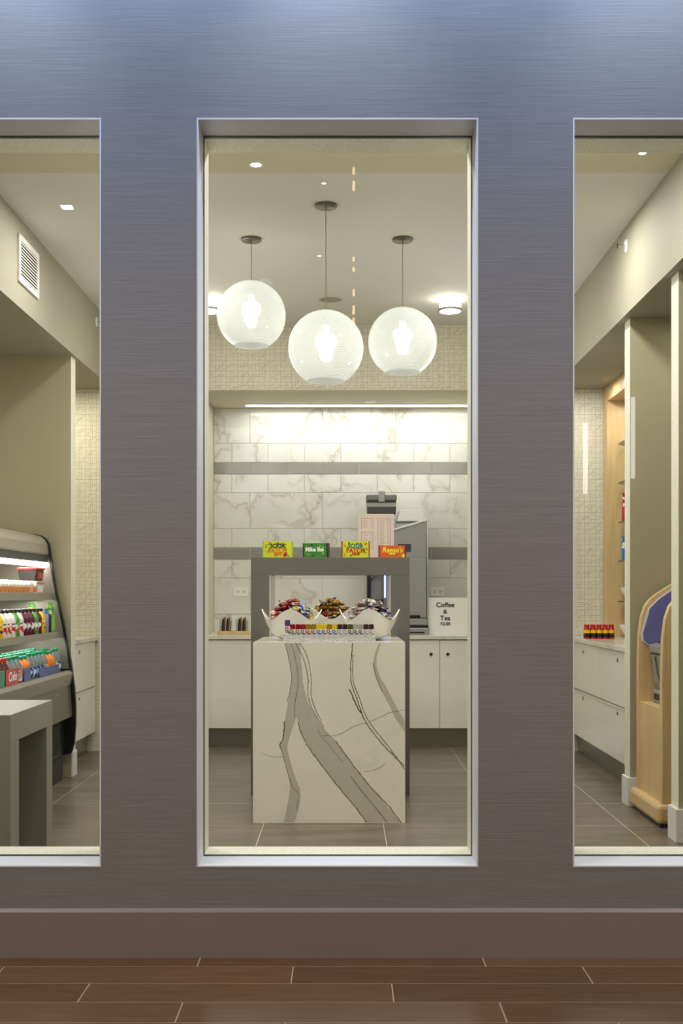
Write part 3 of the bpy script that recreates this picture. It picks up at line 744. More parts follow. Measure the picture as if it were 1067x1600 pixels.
YPR = mat('print_yellow', C(245, 220, 60), .4); WPR = mat('print_white', C(245, 245, 240), .4); OPR = mat('print_orange', C(220, 110, 30), .4)
LGR = mat('box_leaf_green', C(60, 130, 50), .4); MAR = mat('box_maroon', C(150, 60, 40), .4); LIME = mat('box_lime', C(150, 200, 60), .4); TEAL = mat('print_teal', C(20, 120, 110), .4)
def blobs(c, hw, h, dep, mats_, n, seed):
    r = random.Random(seed); q = MB()
    for i in range(n):
        x = r.uniform(-hw+.014, hw-.016); z = r.uniform(.008, h-.008); s = r.uniform(.003, .008)
        if abs(x) < hw*.5 and abs(z-h*.5) < h*.28: continue
        q.prism([(x+s*math.cos(a)*(1 if k % 2 else .55), z+s*math.sin(a)*(1 if k % 2 else .55)) for k, a in enumerate([j*PI/4 for j in range(8)])], 'y', -dep/2-.0007, -dep/2, i % len(mats_))
    q.build('print_shapes', mats_, c, local=True)
c, hw, h, dp = cbox(410.5, 457.5, 846, (YEL, LIME), 'yellow and green box of sour sweets at the left end of the frame', [('SOUR', 0, .068, .036, DGR, 0), ('PATCH', 0, .041, .036, OPR, 0), ('KIDS', 0, .021, .022, OPR, 0)], math.radians(-3))
blobs(c, hw, h, dp, [GRN, REDM, TEAL], 40, 1)
MB().prism([(.03, .012), (.045, .004), (.06, .014), (.056, .03), (.04, .03)], 'y', -dp/2-.001, -dp/2).build('berry_print', REDM, c, local=True)
c, hw, h, dp = cbox(474, 514, 849, (LGR, BLACK), 'dark green box of chewy sweets, second from the left on the frame', [('Mike Ike', -.004, .047, .034, WPR, 0)], math.radians(-14), .045)
blobs(c, hw, h, dp, [GRN, LIME, DGR], 46, 2)
c, hw, h, dp = cbox(533.5, 577.5, 845.5, (YEL, MAR), 'yellow box of sour sweets with maroon ends, in front of the menu sign', [('SOUR', 0, .068, .036, TEAL, 0), ('PATCH', 0, .041, .036, REDM, 0), ('KIDS', 0, .021, .02, REDM, 0)], 0)
blobs(c, hw, h, dp, [GRN, INK, OPR], 44, 3)
c, hw, h, dp = cbox(591.5, 634, 852.5, (ORG, PUR), 'orange box of peanut sweets with purple ends at the right end', [("Reese's", .0, .044, .042, YPR, .2), ('PIECES', .0, .022, .014, YPR, 0)], 0)
MB().lathe([(.009, 0), (.012, .0006)], (.05, -dp/2-.0008, .012), 14, axis='y').lathe([(.009, 0), (.012, .0006)], (.062, -dp/2-.0008, .01), 14, 1, axis='y').build('sweets_print', [OPR, YPR], c, local=True)

# ------------------------------------------------------------------ bowls of sweets
PZ = .925
def bowl(x, y, rot, label):
    n, H, Rr = 64, .168, .157
    q = MB(); prof = [(.0, 0), (.045, 0), (.055, .004), (.085, .03), (.112, .06), (.132, .09), (.146, .12), (.157, 1)]
    rings = []; vs = []
    def rim(a): return H*(.83+.17*math.cos(4*(a+rot)))
    lv = [0, .12, .28, .46, .64, .82, 1]
    rad = [.046, .086, .112, .130, .143, .152, .160]
    for side in (0, 1):
        for t, r_ in zip(lv, rad):
            for k in range(n):
                a = 2*PI*k/n; z = t*rim(a); rr = r_+.004*math.cos(4*(a+rot))*t
                if side: rr -= .005; z = max(z, .006) if t < 1 else z
                vs.append((x+rr*math.cos(a), y+rr*math.sin(a), PZ+z))
    L = len(lv); fs = []
    for side in (0, 1):
        for i in range(L-1):
            for k in range(n):
                b0 = side*L*n+i*n; fs.append((b0+k, b0+(k+1) % n, b0+n+(k+1) % n, b0+n+k))
    for k in range(n): fs.append(((L-1)*n+k, (L-1)*n+(k+1) % n, (2*L-1)*n+(k+1) % n, (2*L-1)*n+k))
    fs.append(tuple(range(n))); fs.append(tuple(L*n+k for k in range(n)))
    q.add(vs, fs, 0, True)
    tag(q.build('candy_bowl', WHITE_C), label, 'bowl', 'wavy white sweet bowls')
bowl(-.29, 6.15, 0, 'white wavy-rimmed bowl at the left of the plinth, holding red and blue sweets')
bowl(.128, 6.15, 0, 'white wavy-rimmed bowl at the right of the plinth, holding silver and purple sweets')
bowl(-.08, 6.445, PI/4, 'white wavy-rimmed bowl behind the other two, holding golden brown sweets')
def packet(name, L, W, T, mats_):
    q = MB(); secs = [(-.5, 1.05, .05), (-.42, .9, .07), (-.36, .86, .5), (-.25, .92, .9), (0, .95, 1), (.25, .92, .9), (.36, .86, .5), (.42, .9, .07), (.5, 1.05, .05)]
    vs = []; n = 10
    for t, wf, tf in secs:
        for k in range(n):
            a = 2*PI*k/n; cxx, sxx = math.cos(a), math.sin(a)
            vs.append((t*L, W/2*wf*math.copysign(abs(cxx)**.6, cxx), T/2*tf*math.copysign(abs(sxx)**.8, sxx)))
    for i in range(len(secs)-1):
        mi = 1 if i in (3, 4) else 0; sm_ = False
        q.add(vs[i*n:(i+2)*n], [(k, (k+1) % n, n+(k+1) % n, n+k) for k in range(n)], mi, sm_)
    q.add(vs[:n], [tuple(range(n-1, -1, -1))]); q.add(vs[-n:], [tuple(range(n))])
    o = q.build(name, mats_, local=True); return o
def wrap(n, c): return mat('wrapper_'+n, c, .25, .25, var=.25, scale=90, bmp=.3)
Wr, Wb, Wy, Wg, Wo, Ws, Wp, Wk, Ww = (wrap(*a) for a in (('red', C(150, 24, 30)), ('blue', C(30, 90, 180)), ('yellow', C(235, 205, 40)), ('gold', C(158, 120, 28)), ('olive', C(84, 92, 40)), ('silver', C(170, 168, 166)), ('purple', C(84, 66, 110)), ('brown', C(66, 44, 38)), ('white', C(228, 222, 210))))
KINDS = {'red': (Wr, Ww, 'small red wrapped sweet'), 'crimson': (Wr, Wk, 'small crimson and brown wrapped sweet'), 'blue': (Wb, Wy, 'small blue and yellow wrapped sweet'), 'yellow': (Wy, Wb, 'small yellow and blue wrapped sweet'),
         'gold': (Wg, Wk, 'small gold wrapped sweet'), 'olive': (Wo, Wr, 'small olive and red wrapped sweet'), 'brown': (Wk, Ws, 'small dark brown wrapped sweet'), 'silver': (Ws, Wr, 'small silver and red wrapped sweet'),
         'plain': (Ws, Wk, 'small silver and brown wrapped sweet'), 'purple': (Wp, Ww, 'small purple wrapped sweet'), 'cream': (Ww, Wk, 'small cream and brown wrapped sweet')}
protos = {}
def sweet(kind, loc, rot, label, group, name='wrapped_sweet', sc=1.0):
    if kind not in protos:
        a_, b_ = KINDS[kind][0], KINDS[kind][1]
        ca, cb = [x.node_tree.nodes['Mix'].inputs[6].default_value[:3] for x in (a_, b_)]
        o = packet(name, .068, .042, .019, [a_, printed('wrapper_print_'+kind, [ca, ca, cb, ca, cb], 150, .3, metal=.2)]); protos[kind] = o
    else:
        o = protos[kind].copy(); col.objects.link(o)
    o.location = loc; o.rotation_euler = rot; o.scale = (sc,)*3
    tag(o, label, 'sweet', group)
def heap(bx, by, kinds, where, group, seed, top=.15):
    r = random.Random(seed)
    for li, (z, rad, n) in enumerate(((.026, .045, 4), (.055, .075, 6), (.085, .092, 8), (.113, .104, 9), (.141, .098, 9), (.168, .078, 7), (.192, .052, 5), (.212, .018, 2))):
        ringn = [(rad, n)] + ([(rad*.5, max(n//2, 1))] if rad > .05 else [])
        for rr, nn in ringn:
            for k in range(nn):
                a = 2*PI*(k+.5*(li % 2))/nn + r.uniform(-.08, .08)
                dx, dy = rr*math.cos(a), rr*math.sin(a)
                t = (dx/.11+1)/2
                kk = r.choice(kinds[0] if t+r.uniform(-.15, .15) < .5 else kinds[1])
                sweet(kk, (bx+dx, by+dy, PZ+z+r.uniform(-.003, .003)), (r.uniform(-.7, .7), r.uniform(-.6, .6), a+PI/2+r.uniform(-.5, .5)), KINDS[kk][2]+' heaped in the '+where, group)
heap(-.29, 6.15, (['red', 'crimson', 'red'], ['blue', 'yellow', 'red', 'blue']), 'left bowl', 'sweets in the left bowl', 3)
heap(.128, 6.15, (['silver', 'plain', 'cream', 'silver'], ['purple', 'cream', 'purple', 'brown']), 'right bowl', 'sweets in the right bowl', 4)
heap(-.08, 6.445, (['olive', 'brown', 'gold', 'crimson'], ['gold', 'gold', 'gold', 'brown']), 'rear bowl', 'sweets in the rear bowl', 5)

# glitter tray of mini bars
def m_glit():
    m, nt, b = base('glitter_silver'); v = N(nt, 'ShaderNodeTexVoronoi'); v.inputs['Scale'].default_value = 420
    tc = N(nt, 'ShaderNodeTexCoord'); nt.links.new(tc.outputs['Object'], v.inputs[0])
    nt.links.new(ramp(nt, v.outputs['Color'], ((.2, C(150, 152, 150)), (.8, C(222, 223, 220)))), b.inputs['Base Color'])
    b.inputs['Metallic'].default_value = .5; b.inputs['Roughness'].default_value = .35; bump(nt, b, v.outputs['Distance'], .6, .002); return m
gx0, gx1, gy0, gy1 = -.323, .155, 5.865, 5.965
q = MB().box(gx0, gx1, gy0, gy1, PZ, PZ+.004).box(gx0, gx1, gy0, gy0+.005, PZ+.004, PZ+.04).box(gx0, gx1, gy1-.005, gy1, PZ+.004, PZ+.04).box(gx0, gx0+.005, gy0+.005, gy1-.005, PZ+.004, PZ+.04).box(gx1-.005, gx1, gy0+.005, gy1-.005, PZ+.004, PZ+.04)
tag(q.build('sweet_tray', m_glit()), 'long silver glitter tray at the front edge of the marble plinth', 'tray')
barp = {}
seq = ['purple', 'red', 'red', 'red', 'gold', 'gold', 'yellow', 'yellow', 'gold', 'yellow', 'brown', 'brown', 'olive', 'plain', 'silver', 'brown', 'brown']
BL_ = {'purple': 'taller purple and white mini bar at the left end of the silver tray', 'red': 'red and white mini bar standing in the silver tray', 'gold': 'gold and white mini bar standing in the silver tray', 'yellow': 'yellow and white mini bar standing in the silver tray', 'brown': 'brown and white mini bar standing in the silver tray', 'olive': 'olive and white mini bar standing in the silver tray', 'plain': 'silver and brown mini bar standing in the silver tray', 'silver': 'silver and red mini bar in the silver tray'}
for i, k in enumerate(seq):
    if k not in barp:
        mt = KINDS[k][0]; q = MB(); W2, T2 = .0129, .0075
        q.prism([(-W2*.9, 0), (W2*.9, 0), (W2, .006), (W2, .084), (W2*.85, .088), (-W2*.85, .088), (-W2, .084), (-W2, .006)], 'y', -T2, T2, 0)
        q.box(-W2-.0003, W2+.0003, -T2-.0004, T2+.0004, .004, .062, 1)
        ac = {'purple': Wr, 'red': Wo, 'gold': Wr, 'yellow': Wb, 'brown': Ws}.get(k, Wk)
        for zz, aa, bb in ((.043, -.6, .1), (.049, -.2, .6), (.055, -.5, .4), (.036, -.4, .5)): q.box(W2*aa, W2*bb, -T2-.0008, -T2-.0003, zz, zz+.004, 2)
        wc, xc = C(232, 228, 220), ac.node_tree.nodes['Mix'].inputs[6].default_value[:3]
        barp[k] = q.build('mini_bar', [mt, printed('bar_print_'+k, [wc, wc, wc, xc, C(150, 150, 156)], 170), ac], local=True, bevel=.001)
        o = barp[k]
    else: o = barp[k].copy(); col.objects.link(o)
    o.location = (gx0+.022+i*.0271, 5.895+R.uniform(-.002, .002), PZ+.004); o.rotation_euler = (R.uniform(-.04, .04), 0, R.uniform(-.12, .12))
    if i == 0: o.scale = (1.05, 1, 1.25)
    tag(o, BL_[k], 'sweet', 'mini bars in the silver tray')

# ------------------------------------------------------------------ drinks cooler on the left
fy0, fy1 = 5.2, 7.25
PROF = [(-1.97, 1.552), (-1.93, 1.545), (-1.90, 1.525), (-1.878, 1.49), (-1.868, 1.42), (-1.853, 1.31), (-1.829, 1.176), (-1.78, .962), (-1.741, .746), (-1.72, .585), (-1.712, .48), (-1.712, .34), (-1.72, .23), (-1.738, .165), (-1.765, .155)]
fc = thing('drinks_cooler', (-2.1, 6.22, 0), 'open-fronted grey and black refrigerated drinks cooler seen in the left window', 'refrigerator')
for a, b in ((fy0, fy0+.03), (fy1-.03, fy1)):
    MB().prism([(-2.55, .06), (-2.55, 1.56)]+PROF+[(-1.80, .155), (-1.80, .06)], 'y', a, b).build('end_panel', BLACK, fc)
GRL = mat('grille_black', C(42, 41, 40), .5)
LINER = mat('liner_white', C(205, 203, 192), .3, var=.02)
MB().prism([(-2.5, .70), (-2.5, 1.42), (-1.885, 1.42), (-1.84, 1.176), (-1.795, .962), (-1.765, .80), (-1.755, .70)], 'y', fy1-.034, fy1-.030).build('side_liner', mat('side_liner_grey', C(120, 117, 108), .3, .2), fc)
MB().box(-2.55, -2.42, fy0+.03, fy1-.034, .1, 1.54).build('back_panel', LINER, fc)
HOOD = mat('hood_silver', C(168, 162, 146), .3, .4)
hp_ = [(-2.55, 1.42), (-2.55, 1.556), (-1.97, 1.548), (-1.935, 1.54), (-1.905, 1.518), (-1.888, 1.485), (-1.882, 1.43), (-1.885, 1.42)]
MB().prism(hp_, 'y', fy0+.03, fy1-.03).build('hood', HOOD, fc)
MB().box(-1.93, -1.888, fy0+.035, fy1-.035, 1.373, 1.419).build('hood_rail', DARK, fc)
MB().box(-1.925, -1.885, fy0+.04, fy1-.04, 1.345, 1.372).build('hood_light', FLED, fc)
FSH = mat('shelf_steel', C(150, 146, 134), .3, .5)
for z, xf in ((1.165, -1.85), (.925, -1.80)):
    s = MB().box(-2.42, xf-.006, fy0+.035, fy1-.04, z-.006, z+.006).build('shelf', FSH, fc)
    MB().prism([(xf-.006, z-.028), (xf+.004, z-.026), (xf-.002, z+.014), (xf-.006, z+.014)], 'y', fy0+.035, fy1-.04).build('price_rail', FSH, s)
    MB().box(xf-.06, xf-.03, fy0+.04, fy1-.05, z-.018, z-.008).build('shelf_light', FLED, s)
MB().box(-2.42, -1.775, fy0+.035, fy1-.034, .62, .665).build('deck', LINER, fc)
MB().prism([(-1.775, .60), (-1.74, .60), (-1.73, .672), (-1.745, .69), (-1.775, .69)], 'y', fy0+.03, fy1-.03).build('front_rail', FSH, fc)
GPAN = mat('cooler_panel', C(112, 108, 92), .35, .3)
MB().prism([(-1.80, .40), (-1.732, .40), (-1.745, .60), (-1.80, .60)], 'y', fy0+.03, fy1-.03).build('lower_panel', GPAN, fc)
q = MB()
for yy in (5.9, 6.88): q.lathe([(.006, 0), (.005, .005)], (-1.742, yy, .56), 12, axis='x')
q.build('screw', CHROME, fc)
MB().box(-1.86, -1.775, fy0+.03, fy1-.03, .17, .40).build('grille_box', BLACK, fc)
q = MB()
for i in range(14): q.box(-1.775, -1.768, fy0+.1, fy1-.2, .185+i*.015, .191+i*.015)
q.build('grille', GRL, fc)
MB().box(-2.5, -1.79, fy0+.05, fy1-.05, .0, .17).build('base', BLACK, fc)
MB().box(-2.45, -1.9, fy0+.05, fy1-.05, .17, .62).build('machine_box', DARK, fc)
q = MB()
for i in range(4): q.box(-1.79, -1.786, fy0+.1+i*.5, fy0+.5+i*.5, .03, .15)
q.build('kick_grille', GRL, fc)

# bottles
def pc(n, c, r=.25): return mat('pack_'+n, c, r, var=.12, scale=40)
PC = {k: pc(k, C(*v)) for k, v in dict(orange=(238, 130, 20), yellow=(236, 196, 20), red=(190, 36, 40), green=(70, 160, 50), dkgreen=(20, 130, 90), purple=(92, 24, 50), blue=(40, 80, 150), white=(232, 230, 220), black=(40, 34, 34), tan=(196, 130, 70), brown=(84, 44, 24), lime=(140, 200, 50), cyan=(40, 120, 180), silver=(150, 150, 160), pink=(220, 150, 130), navy=(30, 44, 90)).items()}
CLEAR = mat('clear_drink', C(168, 180, 182), .06, var=.3, scale=60, trans=.55)
def bottle(h, r, body, label, cap, shape=0):
    o = thing('drink_bottle', (0, 0, 0), 'x', 'bottle')
    nk = r*.42
    prof = [(r*.85, 0), (r, .006), (r, h*.6), (r*.92, h*.68), (nk, h*.86), (nk, h*.9)] if not shape else [(r*.8, 0), (r, .01), (r*.86, h*.35), (r, h*.62), (r*.7, h*.78), (nk, h*.86), (nk, h*.9)]
    MB().lathe(prof, n=14).build('bottle_body', body, o, local=True)
    MB().lathe([(nk*1.15, h*.89), (nk*1.15, h-.002), (nk, h)], n=12).build('cap', cap, o, local=True)
    if label: MB().lathe([(r*1.012, h*.18), (r*1.012, h*.52)], n=14, closed=True).build('label_band', label, o, local=True)
    return o
P = PC
W_, K_ = C(235, 232, 225), C(40, 34, 34)
PL = {k: printed('label_'+k, [C(*c) if max(c) > 1 else c for c in cs], 60) for k, cs in dict(
 smy=[(236, 196, 20), (236, 196, 20), (225, 120, 30), (245, 240, 225), (60, 40, 30)], smr=[(235, 232, 225), (190, 36, 40), (235, 232, 225), (80, 30, 34), (200, 60, 50)],
 smp=[(92, 24, 50), (235, 232, 225), (120, 30, 60), (60, 20, 34)], smg=[(90, 160, 60), (235, 232, 225), (60, 120, 40), (190, 40, 60)],
 cola=[(190, 36, 40), (190, 36, 40), (235, 232, 225), (150, 20, 30)], water=[(40, 80, 150), (200, 214, 230), (40, 80, 150), (30, 44, 90)],
 clear=[(225, 225, 220), (150, 170, 180), (200, 90, 80), (225, 225, 220)], tan=[(196, 130, 70), (235, 225, 205), (160, 90, 40), (196, 130, 70)],
 orange=[(238, 120, 30), (245, 235, 215), (200, 60, 30), (238, 120, 30)]).items()}
GOODS = {
 'cola': (lambda: bottle(.2, .031, P['brown'], PL['cola'], P['red']), 'small cola bottle with a red label'),
 'juice': (lambda: bottle(.19, .032, P['orange'], P['orange'], P['dkgreen'], 1), 'orange juice bottle with a green cap'),
 'water': (lambda: bottle(.2, .031, CLEAR, PL['water'], P['dkgreen']), 'clear water bottle with a blue label and green cap'),
 'clear': (lambda: bottle(.2, .031, CLEAR, PL['clear'], P['dkgreen']), 'clear bottle with a pale label and green cap'),
 'smy': (lambda: bottle(.185, .03, P['yellow'], PL['smy'], P['black'], 1), 'yellow drink bottle with a black cap'),
 'smr': (lambda: bottle(.185, .03, P['white'], PL['smr'], P['black'], 1), 'white and red drink bottle with a black cap'),
 'smp': (lambda: bottle(.185, .03, P['purple'], PL['smp'], P['black'], 1), 'purple drink bottle with a black cap'),
 'smg': (lambda: bottle(.185, .03, P['green'], PL['smg'], P['black'], 1), 'green drink bottle with a black cap'),
}
gproto = {}
def good(kind, loc, where, group):
    if kind not in gproto: o = GOODS[kind][0](); gproto[kind] = o
    else: o = copy_tree(gproto[kind])
    o.location = loc; o.rotation_euler.z = R.uniform(-.3, .3); o.scale = (1, 1, .84)
    o['label'] = GOODS[kind][1]+where; o['group'] = group
    return o
# middle shelf
z = .931; ys = [5.50+.077*i for i in range(19)]
for i, y in enumerate(ys):
    k = ['smy', 'smy', 'smy', 'smg', 'smr', 'smy', 'smy', 'smy', 'smr', 'smr', 'smr', 'smg', 'smr', 'smp', 'smp', 'smp', 'smg', 'smp', 'smy'][i]
    for j, x in enumerate((-1.845, -1.915)):
        good(k, (x, y, z), ', %s row, middle cooler shelf' % ('front', 'second')[j], 'bottles on the middle cooler shelf')
# lower deck
for i in range(22):
    y = 5.50+.078*i
    ks = [('cola', 'clear', 'clear'), ('clear', 'clear', 'water'), ('juice', 'clear', 'clear'), ('water', 'water', 'clear')]
    f = ['clear', 'cola', 'cola', 'cola', 'clear', 'clear', 'cola', 'cola', 'clear', 'clear', 'clear', 'juice', 'juice', 'water', 'water', 'water', 'water', 'clear', 'juice', 'juice', 'clear', 'water'][i]
    for j, x in enumerate((-1.815, -1.885, -1.955)):
        k = f if j < 1 else R.choice([f, 'clear', 'water'])
        good(k, (x, y, .6655), ', %s row, bottom cooler deck' % ('front', 'second', 'third')[j], 'bottles on the bottom cooler deck')
# cardboard crate with a red and a blue front on the deck
def small(name, mb, mats_, label, cat, group=None, bevel=.001): return tag(mb.build(name, mats_, bevel=bevel), label, cat, group)
DKR = -1.777
cr = thing('price_card', (DKR+.004, 6.18, .69), 'red soda price card clipped to the front rail of the cooler', 'card')
MB().box(DKR, DKR+.003, 5.95, 6.18, .6905, .775).build('card', P['red'], cr)
t = text('lettering', 'Coke', .07, (0, 0, 0), WPR, cr, rz=PI/2, shear=.3, bold=.001); t.location = (.0005, -.115, .042)
small('price_card', MB().box(DKR, DKR+.003, 5.74, 5.93, .6905, .775), P['dkgreen'], 'green soda price card left of the red one on the cooler rail', 'card')
small('price_card', MB().box(DKR, DKR+.003, 6.29, 6.42, .6905, .765), P['blue'], 'blue price card between the soda bottles on the cooler rail', 'card')
small('price_card', MB().box(DKR, DKR+.003, 6.60, 7.05, .6905, .74), P['blue'], 'long blue price card toward the far end of the cooler rail', 'card')
# far end goods on the middle shelf
def can(x, y, z, m, label, r=.032, h=.12):
    c = thing('drink_can', (x, y, z), label, 'can')
    MB().lathe([(r*.85, z), (r, z+.006), (r, z+h-.01), (r*.86, z+h)], (x, y, 0), 20).build('can_body', m, c)
    MB().lathe([(r*.82, z+h), (r*.82, z+h+.002)], (x, y, 0), 18).build('lid', CHROME, c)
can(-1.835, 6.915, .931, P['silver'], 'silver can at the front of the middle shelf beside the green packs')
can(-1.835, 6.985, .931, P['navy'], 'navy can at the front of the middle shelf beside the green packs')
def pouch(x, y, z, wy, h, m1, m2, label, group='upright snack pouches', rz=0):
    q = MB(); n = 8; vs = []
    for t, wf, tf in ((0, .96, .7), (.08, 1, 1), (.5, 1, .95), (.85, .98, .4), (.93, .97, .08), (1, 1, .06)):
        for k in range(12):
            a = 2*PI*k/12; c_, s_ = math.cos(a), math.sin(a)
            vs.append((.024*tf*math.copysign(abs(c_)**.8, c_), wy/2*wf*math.copysign(abs(s_)**.5, s_), t*h))
    for i in range(5): q.add(vs[i*12:(i+2)*12], [(k, (k+1) % 12, 12+(k+1) % 12, 12+k) for k in range(12)], 1 if i == 2 else 0, True)
    q.add(vs[:12], [tuple(range(11, -1, -1))]); q.add(vs[-12:], [tuple(range(12))])
    ca, cb = [x.node_tree.nodes['Mix'].inputs[6].default_value[:3] for x in (m1, m2)]
    o = q.build('snack_pouch', [m1, printed('pouch_print', [ca, cb, ca, W_, cb], 45)], local=True); o.location = (x, y, z); o.rotation_euler.z = rz
    return tag(o, label, 'pouch', group)
pouch(-1.91, 6.93, .931, .10, .19, P['green'], P['yellow'], 'green and yellow snack pouch behind the silver can')
pouch(-1.93, 7.045, .931, .11, .18, P['green'], P['cyan'], 'green and blue snack pouch behind the navy can')
pouch(-1.845, 7.12, .931, .12, .19, P['lime'], P['green'], 'lime green snack pouch at the far end of the middle shelf')
pouch(-1.85, 7.04, .931, .001+.08, .15, P['cyan'], P['blue'], 'blue snack pouch next to the navy can')
# top shelf: pots of baked snacks and trays
potp = {}
for i in range(19):
    y = 5.55+.074*i; k = ['orange', 'orange', 'pink', 'lime', 'white', 'orange', 'orange', 'tan', 'tan', 'tan', 'tan', 'tan', 'brown', 'tan', 'tan', 'tan', 'tan', 'pink', 'tan'][i]
    if k == 'brown': k = 'tan'
    for j, x in enumerate((-1.895, -1.962)):
        if k not in potp:
            o = thing('snack_pot', (0, 0, 0), 'x', 'pot')
            MB().lathe([(.022, 0), (.029, .055)], n=14).build('pot_body', P['white'], o, local=True)
            MB().lathe([(.0295, .012), (.0295, .045)], n=14, closed=True).build('label_band', PL.get(k, P[k]), o, local=True)
            MB().lathe([(.031, .055), (.030, .064), (.02, .078), (.001, .082)], n=14).build('lid', P['pink' if k != 'tan' else 'white'], o, local=True)
            potp[k] = o
        else: o = copy_tree(potp[k])
        o.location = (x, y, 1.171)
        o['label'] = {'orange': 'orange snack pot', 'pink': 'pink snack pot', 'lime': 'lime snack pot', 'white': 'white snack pot', 'tan': 'tan snack pot'}[k]+' in the %s row of the top cooler shelf' % ('front', 'second')[j]
        o['group'] = 'snack pots on the top cooler shelf'
for (y, x, z, lb) in ((7.0, -1.93, 1.171, 'lower red-lidded food tub at the far end of the top shelf'), (7.0, -1.93, 1.254, 'upper dark red-lidded food tub, stacked on another tub')):
    c = thing('food_tub', (x, y, z), lb, 'tub')
    MB().prism([(x-.05, z), (x+.045, z), (x+.055, z+.065), (x-.06, z+.065)], 'y', y-.085, y+.085).build('tub', P['white'] if z < 1.2 else P['black'], c, bevel=.004)
    MB().box(x-.064, x+.059, y-.092, y+.092, z+.066, z+.08).build('lid', P['red'] if z > 1.2 else P['pink'], c, bevel=.003)
    MB().box(x+.05, x+.056, y-.05, y+.05, z+.015, z+.05).build('label_band', P['white'] if z < 1.2 else P['red'], c)

# ------------------------------------------------------------------ right side: maple shelving, counter goods
ms = thing('display_shelving', (2.15, 7.47, TZ), 'maple display shelving with glass shelves on the right worktop', 'shelving')
sx_, ex_ = 1.92, 2.40
MB().box(sx_, ex_, 8.36, 8.49, TZ, 2.59).build('side_panel', MAPLE, ms)
MB().box(sx_, ex_, 6.44, 6.50, TZ, 2.59).build('side_panel', MAPLE, ms)
MB().box(2.38, ex_, 6.50, 8.36, TZ, 2.59).build('back_panel', MAPLE, ms)
MB().box(sx_, ex_, 6.44, 8.49, 2.59, SZ-.002).build('top_panel', MAPLE, ms)
for z in (2.26, 1.975, 1.69, 1.41, 1.12):
    s = MB().prism([(2.05, 8.355), (2.379, 8.355), (2.379, 6.505), (1.975, 6.505), (1.975, 8.25)], 'z', z-.005, z+.005).build('glass_shelf', GREENG, ms)
    e = MB().box(1.9735, 1.975, 6.505, 8.25, z-.005, z+.005)
    e.prism([(2.05, 8.355), (1.975, 8.25), (1.9735, 8.25), (2.0485, 8.355)], 'z', z-.005, z+.005)
    e.build('polished_edge', GEDGE, s)
def bag(x, y, z, m1, m2, label, h=.17):
    return pouch(x, y, z, .12, h, m1, m2, label, 'bags on the glass shelves', PI/2+.3)
bag(2.035, 8.16, 1.695, P['red'], P['white'], 'red and white snack bag on the third glass shelf', .2)
bag(2.10, 8.05, 1.695, P['black'], P['red'], 'black and red snack bag behind on the third glass shelf', .22)
bag(2.032, 8.16, 1.415, P['cyan'], P['white'], 'blue and white snack bag on the fourth glass shelf', .17)
bag(2.09, 8.06, 1.415, P['yellow'], P['blue'], 'yellow and blue snack bag on the fourth glass shelf', .15)
bag(2.04, 8.0, 1.98, P['black'], P['brown'], 'dark snack bag on the second glass shelf', .14)
can(2.01, 8.18, 1.695, P['silver'], 'small silver tin on the third glass shelf', .03, .07)
def dish(x, y, z, label, ml):
    c = thing('fruit_bowl', (x, y, z), label, 'bowl')
    MB().lathe([(.03, z), (.045, z+.01), (.085, z+.07), (.09, z+.095), (.085, z+.095), (.078, z+.07), (.035, z+.012), (.001, z+.01)], (x, y, 0), 32, closed=True).build('dish', WHITE_C, c)
    for k in range(5):
        a = k*1.256; MB().lathe([(.001, -.024), (.017, -.018), (.025, 0), (.017, .018), (.001, .024)], (x+.04*math.cos(a), y+.04*math.sin(a), z+.085), 12).build('fruit', ml, c)
dish(2.078, 8.24, 1.1255, 'white bowl of green fruit on the lowest glass shelf', P['green'])
dish(2.072, 8.25, TZ, 'white bowl on the worktop under the glass shelves', P['red'])
# energy shots
ep = None
for j in range(2):
    for i in range(5):
        if ep is None:
            ep = thing('shot_bottle', (0, 0, 0), 'x', 'bottle')
            MB().lathe([(.019, 0), (.0205, .004), (.0205, .066), (.014, .078), (.014, .08)], n=16).build('bottle_body', P['red'], ep, local=True)
            MB().lathe([(.0208, .010), (.0208, .040)], n=16, closed=True).build('label_band', P['black'], ep, local=True)
            MB().lathe([(.0209, .040), (.0209, .062)], n=16, closed=True).build('label_band', P['yellow'], ep, local=True)
            MB().lathe([(.016, .08), (.016, .099), (.014, .1)], n=16).build('cap', P['red'], ep, local=True)
            o = ep
        else: o = copy_tree(ep)
        o.location = (1.700+.043*i+.004*j, 8.02+.046*j-.0*i, TZ)
        o['label'] = 'small red-capped yellow and black shot bottle in the %s row on the right worktop' % ('front', 'back')[j]
        o['group'] = 'shot bottles on the right worktop'

# ------------------------------------------------------------------ cash machine in its maple surround
cs = thing('maple_surround', (1.95, 5.99, 0), 'maple cabinet surround of the cash machine, in the right alcove', 'cabinet')
MB().box(1.56, 2.35, 5.70, 6.275, .02, .115).build('plinth_base', MAPLE, cs, bevel=.02)
MB().box(1.58, 2.33, 5.72, 6.255, .0, .02).build('shadow_gap', BLACK, cs)
SP = [(2.30, .115), (2.30, 1.40), (2.05, 1.36), (1.90, 1.29), (1.79, 1.235), (1.70, 1.18), (1.66, 1.15), (1.63, 1.11), (1.61, 1.05), (1.597, .95), (1.592, .8), (1.592, .115)]
for a, b in ((5.735, 5.78), (6.20, 6.245)):
    MB().prism(SP, 'y', a, b).build('side_panel', MAPLE, cs, bevel=.004)
MB().box(1.598, 1.62, 5.78, 6.20, .115, .58).build('front_panel', MAPLE, cs)
MB().box(1.598, 1.75, 5.78, 6.20, .58, .59).build('ledge', MAPLE, cs)
am = thing('cash_machine', (1.9, 5.99, .591), 'silver cash machine with purple-blue side wing inside the maple surround', 'cash machine')
WING = mat('wing_blue', C(112, 112, 168), .2, var=.06)
